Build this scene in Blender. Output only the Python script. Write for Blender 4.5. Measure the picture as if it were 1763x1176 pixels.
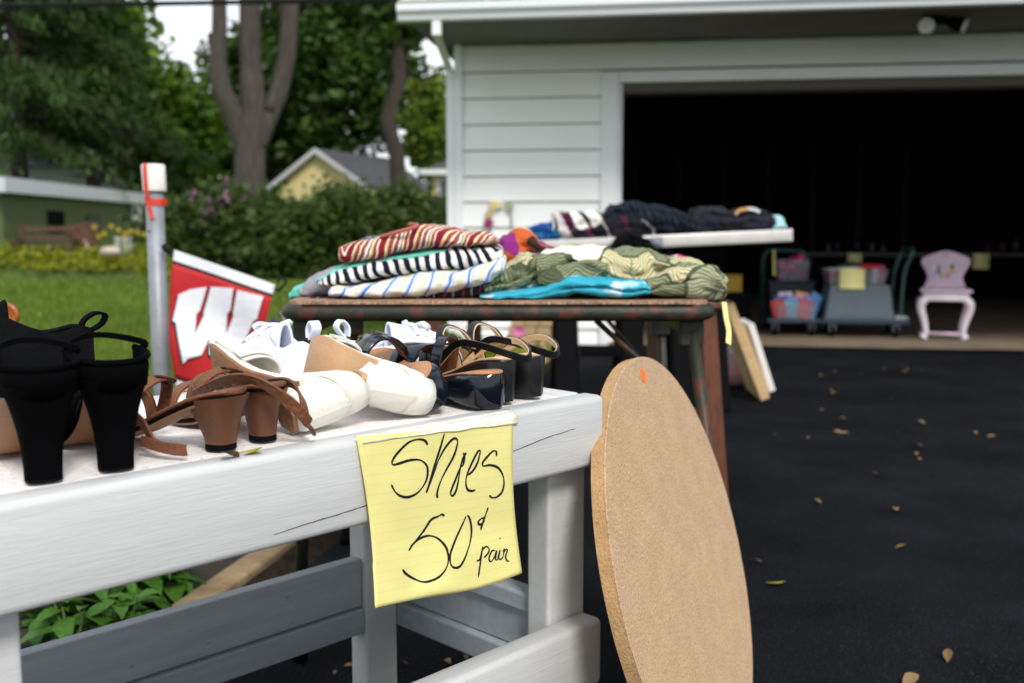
import bpy, bmesh, math, random
import numpy as np
from mathutils import Vector, Matrix, noise
from mathutils.geometry import tessellate_polygon

for o in list(bpy.data.objects): bpy.data.objects.remove(o)
SC = bpy.context.scene
COL = SC.collection
R = math.radians
rng = np.random.default_rng(7)
random.seed(7)

# ------------------------------------------------------------------ camera, sky, sun, exposure
F = 1763*35/36
TH = math.atan(186/F)
CAM = Vector((0, 0, .87))
cd = bpy.data.cameras.new('camera'); cam = bpy.data.objects.new('camera', cd); COL.objects.link(cam)
cam.location = CAM; cam.rotation_euler = (R(90)-TH, 0, 0)
cd.lens = 35; cd.sensor_width = 36; cd.clip_end = 2000; cd.clip_start = .05
cd.dof.use_dof = True; cd.dof.focus_distance = 1.26; cd.dof.aperture_fstop = 4.4
SC.camera = cam

SUN_EL, SUN_AZ = 44, 158          # degrees; azimuth from +Y, clockwise seen from above
w = bpy.data.worlds.new('World'); SC.world = w; w.use_nodes = True
nt = w.node_tree; nt.nodes.clear()
def WN(t, **k):
    n = nt.nodes.new(t)
    for a, b in k.items(): setattr(n, a, b)
    return n
sky = WN('ShaderNodeTexSky', sky_type='NISHITA', sun_disc=False)
sky.sun_elevation = R(SUN_EL); sky.sun_rotation = R(SUN_AZ)
tc = WN('ShaderNodeTexCoord'); nz = WN('ShaderNodeTexNoise')
nz.inputs['Scale'].default_value = 1.7; nz.inputs['Detail'].default_value = 7; nz.inputs['Roughness'].default_value = .55
mp = WN('ShaderNodeMapping'); mp.inputs['Scale'].default_value = (1, 1, 2.2); mp.inputs['Location'].default_value = (.35, .1, .2)
rp = WN('ShaderNodeValToRGB'); rp.color_ramp.elements[0].position = .36; rp.color_ramp.elements[1].position = .52
mx = WN('ShaderNodeMix', data_type='RGBA'); mx.inputs['B'].default_value = (10.3, 10.7, 11.3, 1)
bg = WN('ShaderNodeBackground'); bg.inputs['Strength'].default_value = .100
wo = WN('ShaderNodeOutputWorld'); L = nt.links.new
L(tc.outputs['Generated'], mp.inputs[0]); L(mp.outputs[0], nz.inputs[0]); L(nz.outputs[0], rp.inputs[0])
L(rp.outputs[0], mx.inputs['Factor']); L(sky.outputs[0], mx.inputs['A']); L(mx.outputs['Result'], bg.inputs[0]); L(bg.outputs[0], wo.inputs[0])
sl = bpy.data.lights.new('sun', 'SUN'); sl.energy = 2.4; sl.angle = R(15); sl.color = (1, .96, .9)
so = bpy.data.objects.new('sun', sl); COL.objects.link(so)
az = R(SUN_AZ); el = R(SUN_EL)
sd = Vector((math.sin(az)*math.cos(el), math.cos(az)*math.cos(el), math.sin(el)))
so.rotation_euler = sd.to_track_quat('Z', 'Y').to_euler(); so.location = sd*50
SC.view_settings.view_transform = 'Standard'; SC.view_settings.look = 'None'
SC.view_settings.exposure = 0.32; SC.view_settings.gamma = 1; SC.view_settings.use_curve_mapping = False
SC.cycles.max_bounces = 6; SC.cycles.use_denoising = True

# ------------------------------------------------------------------ measuring helpers
FW = Vector((0, math.cos(TH), -math.sin(TH))); UP = Vector((0, math.sin(TH), math.cos(TH)))
def ray(px, py): return Vector((1, 0, 0))*((px-881.5)/F) + UP*((588-py)/F) + FW
def on_z(px, py, z): r = ray(px, py); return CAM + r*((z-CAM.z)/r.z)
def on_y(px, py, y): r = ray(px, py); return CAM + r*(y/r.y)
def on_pl(px, py, p, n): r = ray(px, py); return CAM + r*((p-CAM).dot(n)/r.dot(n))

# ------------------------------------------------------------------ object helpers
def tag(o, label=None, cat=None, group=None, kind=None):
    for k, v in (('label', label), ('category', cat), ('group', group), ('kind', kind)):
        if v: o[k] = v
    return o
def thing(name, label, cat, loc=(0, 0, 0), rot=None, group=None, mat=None):
    o = bpy.data.objects.new(name, None); COL.objects.link(o); o.empty_display_size = .1
    if mat is not None: o.matrix_world = mat
    else:
        o.location = loc
        if rot: o.rotation_euler = rot
    return tag(o, label, cat, group)
def link(name, me, m=None, parent=None):
    o = bpy.data.objects.new(name, me); COL.objects.link(o)
    if parent is not None: o.parent = parent
    if m is not None and not me.materials: me.materials.append(m)
    return o
def pyd(name, verts, faces, m, parent=None, smooth=False, uv=None):
    me = bpy.data.meshes.new(name); me.from_pydata([tuple(v) for v in verts], [], faces); me.update()
    if smooth: me.polygons.foreach_set('use_smooth', [True]*len(me.polygons))
    if uv is not None:
        ul = me.uv_layers.new(name='UVMap')
        for l in me.loops: ul.data[l.index].uv = uv[l.vertex_index]
    return link(name, me, m, parent)
def npmesh(name, V, Q, m, parent=None, smooth=False):
    me = bpy.data.meshes.new(name); V = np.asarray(V, np.float32); Q = np.asarray(Q, np.int32)
    k = Q.shape[1]; me.vertices.add(len(V)); me.vertices.foreach_set('co', V.ravel())
    me.loops.add(Q.size); me.loops.foreach_set('vertex_index', Q.ravel())
    me.polygons.add(len(Q)); me.polygons.foreach_set('loop_start', np.arange(0, Q.size, k, dtype=np.int32))
    me.polygons.foreach_set('loop_total', np.full(len(Q), k, np.int32)); me.update(calc_edges=True)
    if smooth: me.polygons.foreach_set('use_smooth', np.ones(len(Q), bool))
    return link(name, me, m, parent)
class MB:
    """collects shapes into ONE mesh object"""
    def __init__(s): s.v = []; s.f = []
    def add(s, v, f):
        b = len(s.v); s.v += [Vector(p) for p in v]; s.f += [tuple(b+i for i in q) for q in f]; return s
    def box(s, a, b):
        x0, y0, z0 = a; x1, y1, z1 = b
        return s.add([(x0,y0,z0),(x1,y0,z0),(x1,y1,z0),(x0,y1,z0),(x0,y0,z1),(x1,y0,z1),(x1,y1,z1),(x0,y1,z1)],
                     [(0,3,2,1),(4,5,6,7),(0,1,5,4),(1,2,6,5),(2,3,7,6),(3,0,4,7)])
    def hexa(s, b, t):
        return s.add(list(b)+list(t), [(0,3,2,1),(4,5,6,7),(0,1,5,4),(1,2,6,5),(2,3,7,6),(3,0,4,7)])
    def tube(s, pts, r, n=10, closed=False):
        pts = [Vector(p) for p in pts]; m = len(pts); rr = r if hasattr(r, '__len__') else [r]*m
        vs = []; prev = None
        for i, p in enumerate(pts):
            a = pts[(i-1) % m] if (closed or i) else p; b = pts[(i+1) % m] if (closed or i < m-1) else p
            t = (b-a).normalized()
            if prev is None: u = t.orthogonal().normalized()
            else: u = (prev - t*prev.dot(t)).normalized()
            prev = u; v = t.cross(u)
            for k in range(n):
                an = 2*math.pi*k/n; vs.append(p + (u*math.cos(an)+v*math.sin(an))*rr[i])
        fs = []
        for i in range(m if closed else m-1):
            for k in range(n):
                j = (i+1) % m
                fs.append((i*n+k, i*n+(k+1) % n, j*n+(k+1) % n, j*n+k))
        if not closed: fs += [tuple(range(n-1, -1, -1)), tuple((m-1)*n+k for k in range(n))]
        return s.add(vs, fs)
    def loft(s, rings, cap=True):
        n = len(rings[0]); vs = [p for r in rings for p in r]; fs = []
        for i in range(len(rings)-1):
            for k in range(n): fs.append((i*n+k, i*n+(k+1) % n, (i+1)*n+(k+1) % n, (i+1)*n+k))
        if cap: fs += [tuple(range(n-1, -1, -1)), tuple((len(rings)-1)*n+k for k in range(n))]
        return s.add(vs, fs)
    def ball(s, c, r, n=8, sq=(1, 1, 1)):
        rings = []
        for i in range(1, n//2+2):
            a = math.pi*i/(n//2+2)
            rings.append([Vector(c)+Vector((sq[0]*r*math.sin(a)*math.cos(2*math.pi*k/n), sq[1]*r*math.sin(a)*math.sin(2*math.pi*k/n), -sq[2]*r*math.cos(a))) for k in range(n)])
        return s.loft(rings)
    def band(s, pts, wd, th):
        """strap of rectangular section swept along pts; wd = width vector(s)"""
        pts = [Vector(p) for p in pts]; rings = []
        for i, p in enumerate(pts):
            t = (pts[min(i+1, len(pts)-1)]-pts[max(i-1, 0)]).normalized()
            ww = Vector(wd[i] if isinstance(wd, list) else wd); wl = ww.length
            ww = (ww - t*ww.dot(t)); ww = ww.normalized()*wl if ww.length > 1e-6 else Vector(wd)
            nn = t.cross(ww).normalized()*th/2; h = ww/2
            rings.append([p-h-nn*.4, p-h*.92-nn, p+h*.92-nn, p+h-nn*.4, p+h+nn*.4, p+h*.92+nn, p-h*.92+nn, p-h+nn*.4])
        return s.loft(rings)
    def build(s, name, m, parent=None, smooth=False, bevel=0, seg=2, uv=None):
        o = pyd(name, s.v, s.f, m, parent, smooth, uv)
        if bevel:
            b = o.modifiers.new('bevel', 'BEVEL'); b.width = bevel; b.segments = seg; b.limit_method = 'ANGLE'; b.angle_limit = R(40)
        return o
def cr(pts, n=8):
    """Catmull-Rom through points"""
    P = [Vector(p) for p in pts]; out = []
    for i in range(len(P)-1):
        a = P[max(i-1, 0)]; b = P[i]; c = P[i+1]; d = P[min(i+2, len(P)-1)]
        for k in range(n):
            t = k/n
            out.append(.5*((2*b)+(c-a)*t+(2*a-5*b+4*c-d)*t*t+(3*b-a-3*c+d)*t**3))
    return out+[P[-1]]
def interp(x, tab): return float(np.interp(x, [a for a, _ in tab], [b for _, b in tab]))
def sm(x, tab):
    """smooth interpolation of a table"""
    xs = [a for a, _ in tab]
    if x <= xs[0]: return tab[0][1]
    if x >= xs[-1]: return tab[-1][1]
    i = max(k for k in range(len(xs)) if xs[k] <= x); i = min(i, len(xs)-2)
    t = (x-xs[i])/(xs[i+1]-xs[i]); a = tab[max(i-1, 0)][1]; b = tab[i][1]; c = tab[i+1][1]; d = tab[min(i+2, len(xs)-1)][1]
    return .5*((2*b)+(c-a)*t+(2*a-5*b+4*c-d)*t*t+(3*b-a-3*c+d)*t**3)

# ------------------------------------------------------------------ materials
def mat(name, col, rough=.6, var=.0, vscale=8, bump=0., bscale=60, stretch=(1, 1, 1), metal=0, spec=.5, coat=0, col2=None, trans=0, sheen=0, alpha=1, island=0):
    m = bpy.data.materials.new(name); m.use_nodes = True; n = m.node_tree; b = n.nodes['Principled BSDF']; l = n.links.new
    b.inputs['Base Color'].default_value = (*col, 1); b.inputs['Roughness'].default_value = rough; b.inputs['Metallic'].default_value = metal
    b.inputs['Specular IOR Level'].default_value = spec; b.inputs['Coat Weight'].default_value = coat
    b.inputs['Transmission Weight'].default_value = trans; b.inputs['Sheen Weight'].default_value = sheen; b.inputs['Alpha'].default_value = alpha
    t = n.nodes.new('ShaderNodeTexCoord'); mpn = n.nodes.new('ShaderNodeMapping'); mpn.inputs['Scale'].default_value = stretch
    l(t.outputs['Object'], mpn.inputs[0])
    if var or col2:
        z = n.nodes.new('ShaderNodeTexNoise'); z.inputs['Scale'].default_value = vscale; z.inputs['Detail'].default_value = 6; z.inputs['Roughness'].default_value = .6
        r = n.nodes.new('ShaderNodeValToRGB'); r.color_ramp.elements[0].position = .33; r.color_ramp.elements[1].position = .67
        r.color_ramp.elements[0].color = (*[c*(1-var) for c in col], 1); r.color_ramp.elements[1].color = (*(col2 if col2 else [min(1, c*(1+var)) for c in col]), 1)
        l(mpn.outputs[0], z.inputs[0]); l(z.outputs[0], r.inputs[0])
        src = r.outputs[0]
        if island:
            g = n.nodes.new('ShaderNodeNewGeometry'); hs = n.nodes.new('ShaderNodeHueSaturation'); ma = n.nodes.new('ShaderNodeMapRange')
            ma.inputs['To Min'].default_value = 1-island; ma.inputs['To Max'].default_value = 1+island
            l(g.outputs['Random Per Island'], ma.inputs['Value']); l(ma.outputs[0], hs.inputs['Value']); l(src, hs.inputs['Color']); src = hs.outputs[0]
        l(src, b.inputs['Base Color'])
    if bump:
        z2 = n.nodes.new('ShaderNodeTexNoise'); z2.inputs['Scale'].default_value = bscale; z2.inputs['Detail'].default_value = 4
        bp = n.nodes.new('ShaderNodeBump'); bp.inputs['Strength'].default_value = bump; bp.inputs['Distance'].default_value = .01
        l(mpn.outputs[0], z2.inputs[0]); l(z2.outputs[0], bp.inputs['Height']); l(bp.outputs[0], b.inputs['Normal'])
    return m
def speckle(m, col, scale, lo, hi, amount=1.):
    """adds small specks of another colour to a material"""
    n = m.node_tree; b = n.nodes['Principled BSDF']; l = n.links.new
    t = n.nodes.new('ShaderNodeTexCoord'); z = n.nodes.new('ShaderNodeTexNoise'); z.inputs['Scale'].default_value = scale; z.inputs['Detail'].default_value = 3
    r = n.nodes.new('ShaderNodeValToRGB'); r.color_ramp.elements[0].position = lo; r.color_ramp.elements[1].position = hi
    x = n.nodes.new('ShaderNodeMix'); x.data_type = 'RGBA'; x.inputs['B'].default_value = (*col, 1)
    mu = n.nodes.new('ShaderNodeMath'); mu.operation = 'MULTIPLY'; mu.inputs[1].default_value = amount
    l(t.outputs['Object'], z.inputs[0]); l(z.outputs[0], r.inputs[0]); l(r.outputs[0], mu.inputs[0]); l(mu.outputs[0], x.inputs['Factor'])
    s = b.inputs['Base Color']
    if s.is_linked: l(s.links[0].from_socket, x.inputs['A'])
    else: x.inputs['A'].default_value = s.default_value
    l(x.outputs['Result'], s); return m
def leafmat(name, c1, c2, vscale=1.2, island=.35, trans=.25):
    m = mat(name, c1, .55, .0, vscale, col2=c2, island=island, spec=.3)
    n = m.node_tree; b = n.nodes['Principled BSDF']; out = n.nodes['Material Output']; l = n.links.new
    tr = n.nodes.new('ShaderNodeBsdfTranslucent'); ms = n.nodes.new('ShaderNodeMixShader'); ms.inputs[0].default_value = trans
    l(b.inputs['Base Color'].links[0].from_socket, tr.inputs[0]); l(b.outputs[0], ms.inputs[1]); l(tr.outputs[0], ms.inputs[2]); l(ms.outputs[0], out.inputs[0])
    return m
def stripes(name, seq, period, skew=0., wob=.003, bump=.25, axis=0, rough=.85):
    """woven stripes running along the garment's UV"""
    m = mat(name, seq[0][1], rough, bump=bump, bscale=260, spec=.12); n = m.node_tree; b = n.nodes['Principled BSDF']; l = n.links.new
    uv = n.nodes.new('ShaderNodeUVMap'); sx = n.nodes.new('ShaderNodeSeparateXYZ'); l(uv.outputs[0], sx.inputs[0])
    z = n.nodes.new('ShaderNodeTexNoise'); z.inputs['Scale'].default_value = 14; l(uv.outputs[0], z.inputs[0])
    def M(op, a, bb):
        q = n.nodes.new('ShaderNodeMath'); q.operation = op
        for i, v in enumerate((a, bb)):
            if isinstance(v, (int, float)): q.inputs[i].default_value = v
            else: l(v, q.inputs[i])
        return q.outputs[0]
    u, v = (sx.outputs[0], sx.outputs[1]) if axis == 0 else (sx.outputs[1], sx.outputs[0])
    val = M('ADD', u, M('MULTIPLY', v, skew)); val = M('ADD', val, M('MULTIPLY', z.outputs[0], wob*8))
    fr = M('FRACT', M('DIVIDE', val, period), 0)
    r = n.nodes.new('ShaderNodeValToRGB'); r.color_ramp.interpolation = 'CONSTANT'; e = r.color_ramp.elements
    tot = sum(a for a, _ in seq); pos = 0
    for i, (a, c) in enumerate(seq):
        if i < 2: el_ = e[i]; el_.position = pos/tot
        else: el_ = e.new(pos/tot)
        el_.color = (*c, 1); pos += a
    l(fr, r.inputs[0]); l(r.outputs[0], b.inputs['Base Color']); return m
def blotch(name, ramp, scale, dist=1.5, wave=0, rough=.85, uvs=(1, 1, 1)):
    """printed cloth: patches from a distorted cell pattern, optional leaf veins"""
    m = mat(name, ramp[0][1], rough, bump=.25, bscale=260, spec=.12); n = m.node_tree; b = n.nodes['Principled BSDF']; l = n.links.new
    uv = n.nodes.new('ShaderNodeTexCoord'); mpn = n.nodes.new('ShaderNodeMapping'); mpn.inputs['Scale'].default_value = uvs
    z = n.nodes.new('ShaderNodeTexNoise'); z.inputs['Scale'].default_value = scale*.8; mix = n.nodes.new('ShaderNodeMix'); mix.data_type = 'RGBA'
    mix.blend_type = 'ADD'; mix.inputs['Factor'].default_value = dist*.1
    l(uv.outputs['Object'], mpn.inputs[0]); l(mpn.outputs[0], z.inputs[0]); l(mpn.outputs[0], mix.inputs['A']); l(z.outputs['Color'], mix.inputs['B'])
    vo = n.nodes.new('ShaderNodeTexVoronoi'); vo.inputs['Scale'].default_value = scale; l(mix.outputs['Result'], vo.inputs['Vector'])
    sp = n.nodes.new('ShaderNodeSeparateColor'); l(vo.outputs['Color'], sp.inputs[0])
    r = n.nodes.new('ShaderNodeValToRGB'); r.color_ramp.interpolation = 'CONSTANT'; e = r.color_ramp.elements
    for i, (p, c) in enumerate(ramp):
        el_ = e[i] if i < 2 else e.new(p); el_.position = p; el_.color = (*c, 1)
    l(sp.outputs[0], r.inputs[0]); src = r.outputs[0]
    if wave:
        wv = n.nodes.new('ShaderNodeTexWave'); wv.inputs['Scale'].default_value = wave; wv.inputs['Distortion'].default_value = 3; wv.inputs['Detail Scale'].default_value = .6
        l(mix.outputs['Result'], wv.inputs[0]); r2 = n.nodes.new('ShaderNodeValToRGB'); r2.color_ramp.elements[0].position = .45; r2.color_ramp.elements[1].position = .6
        r2.color_ramp.elements[0].color = (.5, .55, .42, 1); r2.color_ramp.elements[1].color = (1, 1, 1, 1); l(wv.outputs[0], r2.inputs[0])
        mm = n.nodes.new('ShaderNodeMix'); mm.data_type = 'RGBA'; mm.blend_type = 'MULTIPLY'; mm.inputs['Factor'].default_value = .85
        l(src, mm.inputs['A']); l(r2.outputs[0], mm.inputs['B']); src = mm.outputs['Result']
    l(src, b.inputs['Base Color']); return m

def leafprint(name):
    """palm-leaf print: every cell is one leaf with a midrib and slanting ribs, some cells are pale flowers"""
    m = mat(name, (.3, .3, .2), .85, bump=.25, bscale=260, spec=.12); n = m.node_tree; b = n.nodes['Principled BSDF']; l = n.links.new
    def M_(op, a, c=None):
        q = n.nodes.new('ShaderNodeMath'); q.operation = op
        for i, v in enumerate((a, c)):
            if v is None: continue
            if isinstance(v, (int, float)): q.inputs[i].default_value = v
            else: l(v, q.inputs[i])
        return q.outputs[0]
    uv = n.nodes.new('ShaderNodeUVMap'); z = n.nodes.new('ShaderNodeTexNoise'); z.inputs['Scale'].default_value = 9; l(uv.outputs[0], z.inputs[0])
    wv = n.nodes.new('ShaderNodeVectorMath'); wv.operation = 'SCALE'; wv.inputs['Scale'].default_value = .07; l(z.outputs['Color'], wv.inputs[0])
    ad = n.nodes.new('ShaderNodeVectorMath'); ad.operation = 'ADD'; l(uv.outputs[0], ad.inputs[0]); l(wv.outputs[0], ad.inputs[1])
    vo = n.nodes.new('ShaderNodeTexVoronoi'); vo.voronoi_dimensions = '2D'; vo.inputs['Scale'].default_value = 8; l(ad.outputs[0], vo.inputs['Vector'])
    df = n.nodes.new('ShaderNodeVectorMath'); df.operation = 'SUBTRACT'; l(ad.outputs[0], df.inputs[0]); l(vo.outputs['Position'], df.inputs[1])
    sp = n.nodes.new('ShaderNodeSeparateColor'); l(vo.outputs['Color'], sp.inputs[0]); sx = n.nodes.new('ShaderNodeSeparateXYZ'); l(df.outputs[0], sx.inputs[0])
    an = M_('MULTIPLY', sp.outputs[0], 6.283); c, s_ = M_('COSINE', an), M_('SINE', an)
    x = M_('ADD', M_('MULTIPLY', sx.outputs[0], c), M_('MULTIPLY', sx.outputs[1], s_)); y = M_('ABSOLUTE', M_('SUBTRACT', M_('MULTIPLY', sx.outputs[1], c), M_('MULTIPLY', sx.outputs[0], s_)))
    rib = M_('FRACT', M_('MULTIPLY', M_('SUBTRACT', x, M_('MULTIPLY', y, 1.1)), 75.)); rib = M_('LESS_THAN', rib, .36); mid = M_('LESS_THAN', y, .0016)
    dark = M_('MULTIPLY', M_('MAXIMUM', rib, mid), M_('LESS_THAN', sp.outputs[1], .68))
    r = n.nodes.new('ShaderNodeValToRGB'); r.color_ramp.interpolation = 'CONSTANT'; e = r.color_ramp.elements
    for i, (p, q) in enumerate(((0, (.23, .25, .15)), (.26, (.58, .52, .32)), (.46, (.36, .37, .24)), (.60, (.09, .11, .06)), (.68, (.74, .71, .60)), (.90, (.62, .54, .30)))):
        el_ = e[i] if i < 2 else e.new(p); el_.position = p; el_.color = (*q, 1)
    l(sp.outputs[1], r.inputs[0]); mm = n.nodes.new('ShaderNodeMix'); mm.data_type = 'RGBA'; mm.blend_type = 'MULTIPLY'; mm.inputs['B'].default_value = (.32, .38, .26, 1)
    l(M_('MULTIPLY', dark, .9), mm.inputs['Factor']); l(r.outputs[0], mm.inputs['A'])
    ed = n.nodes.new('ShaderNodeTexVoronoi'); ed.voronoi_dimensions = '2D'; ed.feature = 'DISTANCE_TO_EDGE'; ed.inputs['Scale'].default_value = 8; l(ad.outputs[0], ed.inputs['Vector'])
    m2 = n.nodes.new('ShaderNodeMix'); m2.data_type = 'RGBA'; m2.inputs['B'].default_value = (.075, .09, .05, 1); l(M_('LESS_THAN', ed.outputs['Distance'], .045), m2.inputs['Factor']); l(mm.outputs['Result'], m2.inputs['A'])
    l(m2.outputs['Result'], b.inputs['Base Color']); return m

M = {}
M['white_paint'] = speckle(speckle(mat('white_paint', (.54, .545, .54), .42, .05, 5, .08, 26, (1., 14, 14), spec=.35), (.36, .34, .31), 30, .73, .76, .4), (.45, .44, .42), 6, .62, .78, .3)
M['shaded_worn_paint'] = speckle(mat('shaded_worn_paint', (.33, .36, .39), .55, .08, 5, .06, 26, (1., 12, 12), spec=.25), (.16, .16, .16), 60, .70, .76, .5)  # white rails: bluish shade under the bench put into the colour; specks are wear
M['bench_top'] = speckle(mat('bench_top', (.84, .80, .77), .75, .05, 14, .35, 120), (.45, .34, .28), 150, .58, .72, .55)
M['siding'] = mat('siding', (.86, .865, .85), .4, .02, 2)
M['trim'] = mat('trim', (.80, .81, .82), .4, .02, 3)
M['asphalt'] = speckle(mat('asphalt', (.0075, .0082, .0102), .92, .45, 2.2, 1., 130, spec=.05), (.085, .08, .075), 210, .62, .70, .55)
M['concrete'] = mat('concrete', (.17, .125, .085), .9, .25, 4, .4, 80)
M['soil'] = mat('soil', (.022, .016, .010), .95, .4, 12, .8, 60)
M['lawn'] = mat('lawn', (.065, .115, .012), .9, .0, .5, .6, 40, col2=(.11, .17, .018))
M['grass'] = leafmat('grass', (.085, .15, .014), (.15, .22, .024), .5, .4, .3)
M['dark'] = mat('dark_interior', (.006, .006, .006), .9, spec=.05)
M['cork'] = speckle(speckle(mat('cork', (.47, .315, .185), .85, .08, 16, .18, 500), (.22, .125, .06), 300, .54, .64, .75), (.66, .49, .33), 230, .56, .68, .7)
M['cork_rim'] = speckle(mat('cork_rim', (.46, .28, .125), .85, .12, 30, .3, 300), (.24, .125, .05), 280, .56, .68, .6)
M['paper'] = mat('paper', (.90, .83, .33), .7, .03, 20)
M['tape'] = mat('tape', (.84, .80, .64), .55, .05, 30, .3, 60, alpha=.95)
M['ink'] = mat('ink', (.015, .015, .02), .7, spec=.1)
M['olive'] = speckle(mat('olive_paint', (.022, .024, .016), .48, .25, 10, .15, 50, spec=.3), (.085, .030, .017), 22, .52, .62, .85)
M['rattan'] = mat('rattan', (.42, .25, .15), .75, .35, 60, .9, 90, (1, 6, 1))
M['black'] = mat('black_plastic', (.0028, .0028, .0036), .7, .2, 10, spec=.06)
M['black_leather'] = mat('black_leather', (.006, .006, .0075), .32, .2, 20, .12, 260, spec=.35)
M['black_suede'] = mat('black_suede', (.0018, .0018, .0022), .95, .2, 30, .2, 400, spec=.03)
M['black_mesh'] = mat('black_mesh', (.0022, .0024, .003), .8, .3, 40, .3, 400, spec=.08)
M['navy_patent'] = mat('navy_patent', (.004, .006, .012), .14, .1, 10, spec=.45)
M['wedge_black'] = mat('wedge_black', (.007, .007, .0085), .36, .2, 20, .06, 60, (1, 1, 9), spec=.35)
M['tan_insole'] = mat('tan_insole', (.42, .20, .09), .55, .1, 20, .2, 100)
M['cream_insole'] = mat('cream_insole', (.66, .46, .25), .6, .1, 20, .2, 100)
M['brown_leather'] = mat('brown_leather', (.15, .050, .017), .55, .25, 18, .35, 160)
M['brown_heel'] = mat('brown_heel', (.105, .036, .014), .45, .12, 18, .15, 100)
M['white_leather'] = mat('white_leather', (.70, .675, .60), .40, .04, 9, .22, 45)
M['sole_brown'] = mat('sole_brown', (.24, .115, .052), .55, .15, 12, .2, 80)
M['sole_tan'] = mat('sole_tan', (.50, .29, .15), .6, .12, 14, .2, 80)
M['canvas'] = mat('canvas', (.74, .77, .88), .85, .03, 20, .1, 420)
M['rubber_white'] = mat('rubber_white', (.78, .80, .86), .5, .03, 20)
M['amber'] = mat('amber_leather', (.40, .10, .015), .25, .4, 20, coat=.4)
M['galv'] = mat('galvanised', (.26, .275, .30), .5, .15, 14, .1, 40, metal=.3)
M['red'] = mat('red_cloth', (.46, .007, .010), .7, .08, 10, .3, 14)
M['flag_white'] = mat('flag_white', (.78, .78, .84), .7, .03, 10, .2, 14)
M['flag_black'] = mat('flag_black', (.012, .01, .012), .7)
M['red_tape'] = mat('red_tape', (.62, .045, .03), .5, .1, 20)
M['tan_board'] = mat('tan_board', (.55, .37, .18), .6, .12, 5, .2, 30, (1, 1, 8))
M['white_board'] = mat('white_board', (.72, .72, .70), .5, .03, 10)
M['brown_wood'] = mat('brown_wood', (.115, .036, .014), .5, .3, 14, .3, 40, (6, 6, 1))
M['timber'] = mat('timber', (.27, .19, .10), .9, .3, 9, .5, 60, (2, 1, 1))
M['alu'] = mat('aluminium', (.60, .58, .54), .35, .06, 10, metal=.3)
M['green_metal'] = mat('green_metal', (.012, .07, .055), .4)
M['deck_blue'] = mat('deck_blue', (.02, .04, .07), .5)
M['bark'] = mat('bark', (.052, .043, .035), .95, .35, 3, 1., 14, (4, 4, .7))
M['dark_bark'] = mat('dark_bark', (.035, .026, .020), .95, .35, 3, 1., 14, (4, 4, .7))
M['wire'] = mat('black_wire', (.006, .006, .006), .5, spec=.2)

def rounded_prism(mb, x0, x1, y0, y1, z0, z1, r=.008, n=3):
    """beam along x with rounded long edges"""
    prof = []
    for cy, cz, a0 in ((y1-r, z1-r, 0), (y0+r, z1-r, 90), (y0+r, z0+r, 180), (y1-r, z0+r, 270)):
        for k in range(n+1): a = R(a0+90*k/n); prof.append((cy+r*math.cos(a), cz+r*math.sin(a)))
    e = min(r*.7, abs(x1-x0)*.2); cy = (y0+y1)/2; cz = (z0+z1)/2; rings = []
    for x, s in ((x0, e), (x0+e*.35, e*.35), (x0+e, 0), (x1-e, 0), (x1-e*.35, e*.35), (x1, e)):
        fy = 1-2*s/(y1-y0)*.8; fz = 1-2*s/(z1-z0)*.8
        rings.append([Vector((x, cy+(a-cy)*fy, cz+(b-cz)*fz)) for a, b in prof])
    return mb.loft(rings)

# ================================================================== SETTING
ground = pyd('ground', [(-400, -30, -.03), (400, -30, -.03), (400, 600, -.03), (-400, 600, -.03)], [(0, 1, 2, 3)], M['lawn']); tag(ground, kind='structure')
EDGE0 = Vector((-.64, 2.32, 0)); EDIR = Vector((.2065, .9784, 0)).normalized(); EN = Vector((EDIR.y, -EDIR.x, 0))
def edge(y, off=0.): p = EDGE0+EDIR*((y-EDGE0.y)/EDIR.y)+EN*off; return p
GY = R(-7.6)
G0 = on_y(787, 390, 7.77); G0.z = 0
GX = Vector((math.cos(GY), math.sin(GY), 0)); GN = Vector((-math.sin(GY), math.cos(GY), 0))   # along the wall / into the garage
def gl(px, py, d=0.):
    q = on_pl(px, py, G0+GN*d, GN) - G0; return q.dot(GX), q.z
def gw(x, y, z=0.): return G0 + GX*x + GN*y + Vector((0, 0, z))

# driveway: one sheet with a faint swell towards the garage
dv, df = [], []
NY, NX = 60, 24
for i in range(NY+1):
    y = -6 + 14.6*i/NY
    for j in range(NX+1):
        f = j/NX; e = edge(y); x = e.x + (14-e.x)*f**1.6
        y2 = y
        lim = G0 + GX*((x-G0.x)/GX.x)
        y2 = min(y, lim.y+.02)
        rise = .03*max(0, min(1, (y2-5.8)/1.6)) * max(0, min(1, (x-.2)/.8))
        dv.append((x, y2, .004+rise+.004*noise.noise(Vector((x*.9, y*.9, 0)))))
for i in range(NY):
    for j in range(NX): a = i*(NX+1)+j; df.append((a, a+1, a+NX+2, a+NX+1))
tag(pyd('driveway', dv, df, M['asphalt'], smooth=True), kind='structure')
# soil of the flower bed along the driveway
bv = []; bf = []
for i in range(41):
    y = -2+9.2*i/40
    for j, o in enumerate((-1.35, -1.0, -.6, -.3, -.045)):
        p = edge(y, o); bv.append((p.x, p.y, -.02+.05*(j in (1, 2, 3))+.03*noise.noise(p*3)))
for i in range(40):
    for j in range(4): a = i*5+j; bf.append((a, a+1, a+6, a+5))
tag(pyd('flower_bed_soil', bv, bf, M['soil'], smooth=True), kind='structure')
# brown dirt path at the back of the lawn
tag(pyd('dirt_path', [(-30, 17.6, -.02), (-4.5, 18.0, -.02), (-4.5, 18.8, -.02), (-30, 18.6, -.02)], [(0, 1, 2, 3)], mat('dirt', (.13, .10, .06), .95, .3, 3)), kind='structure')

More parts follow.
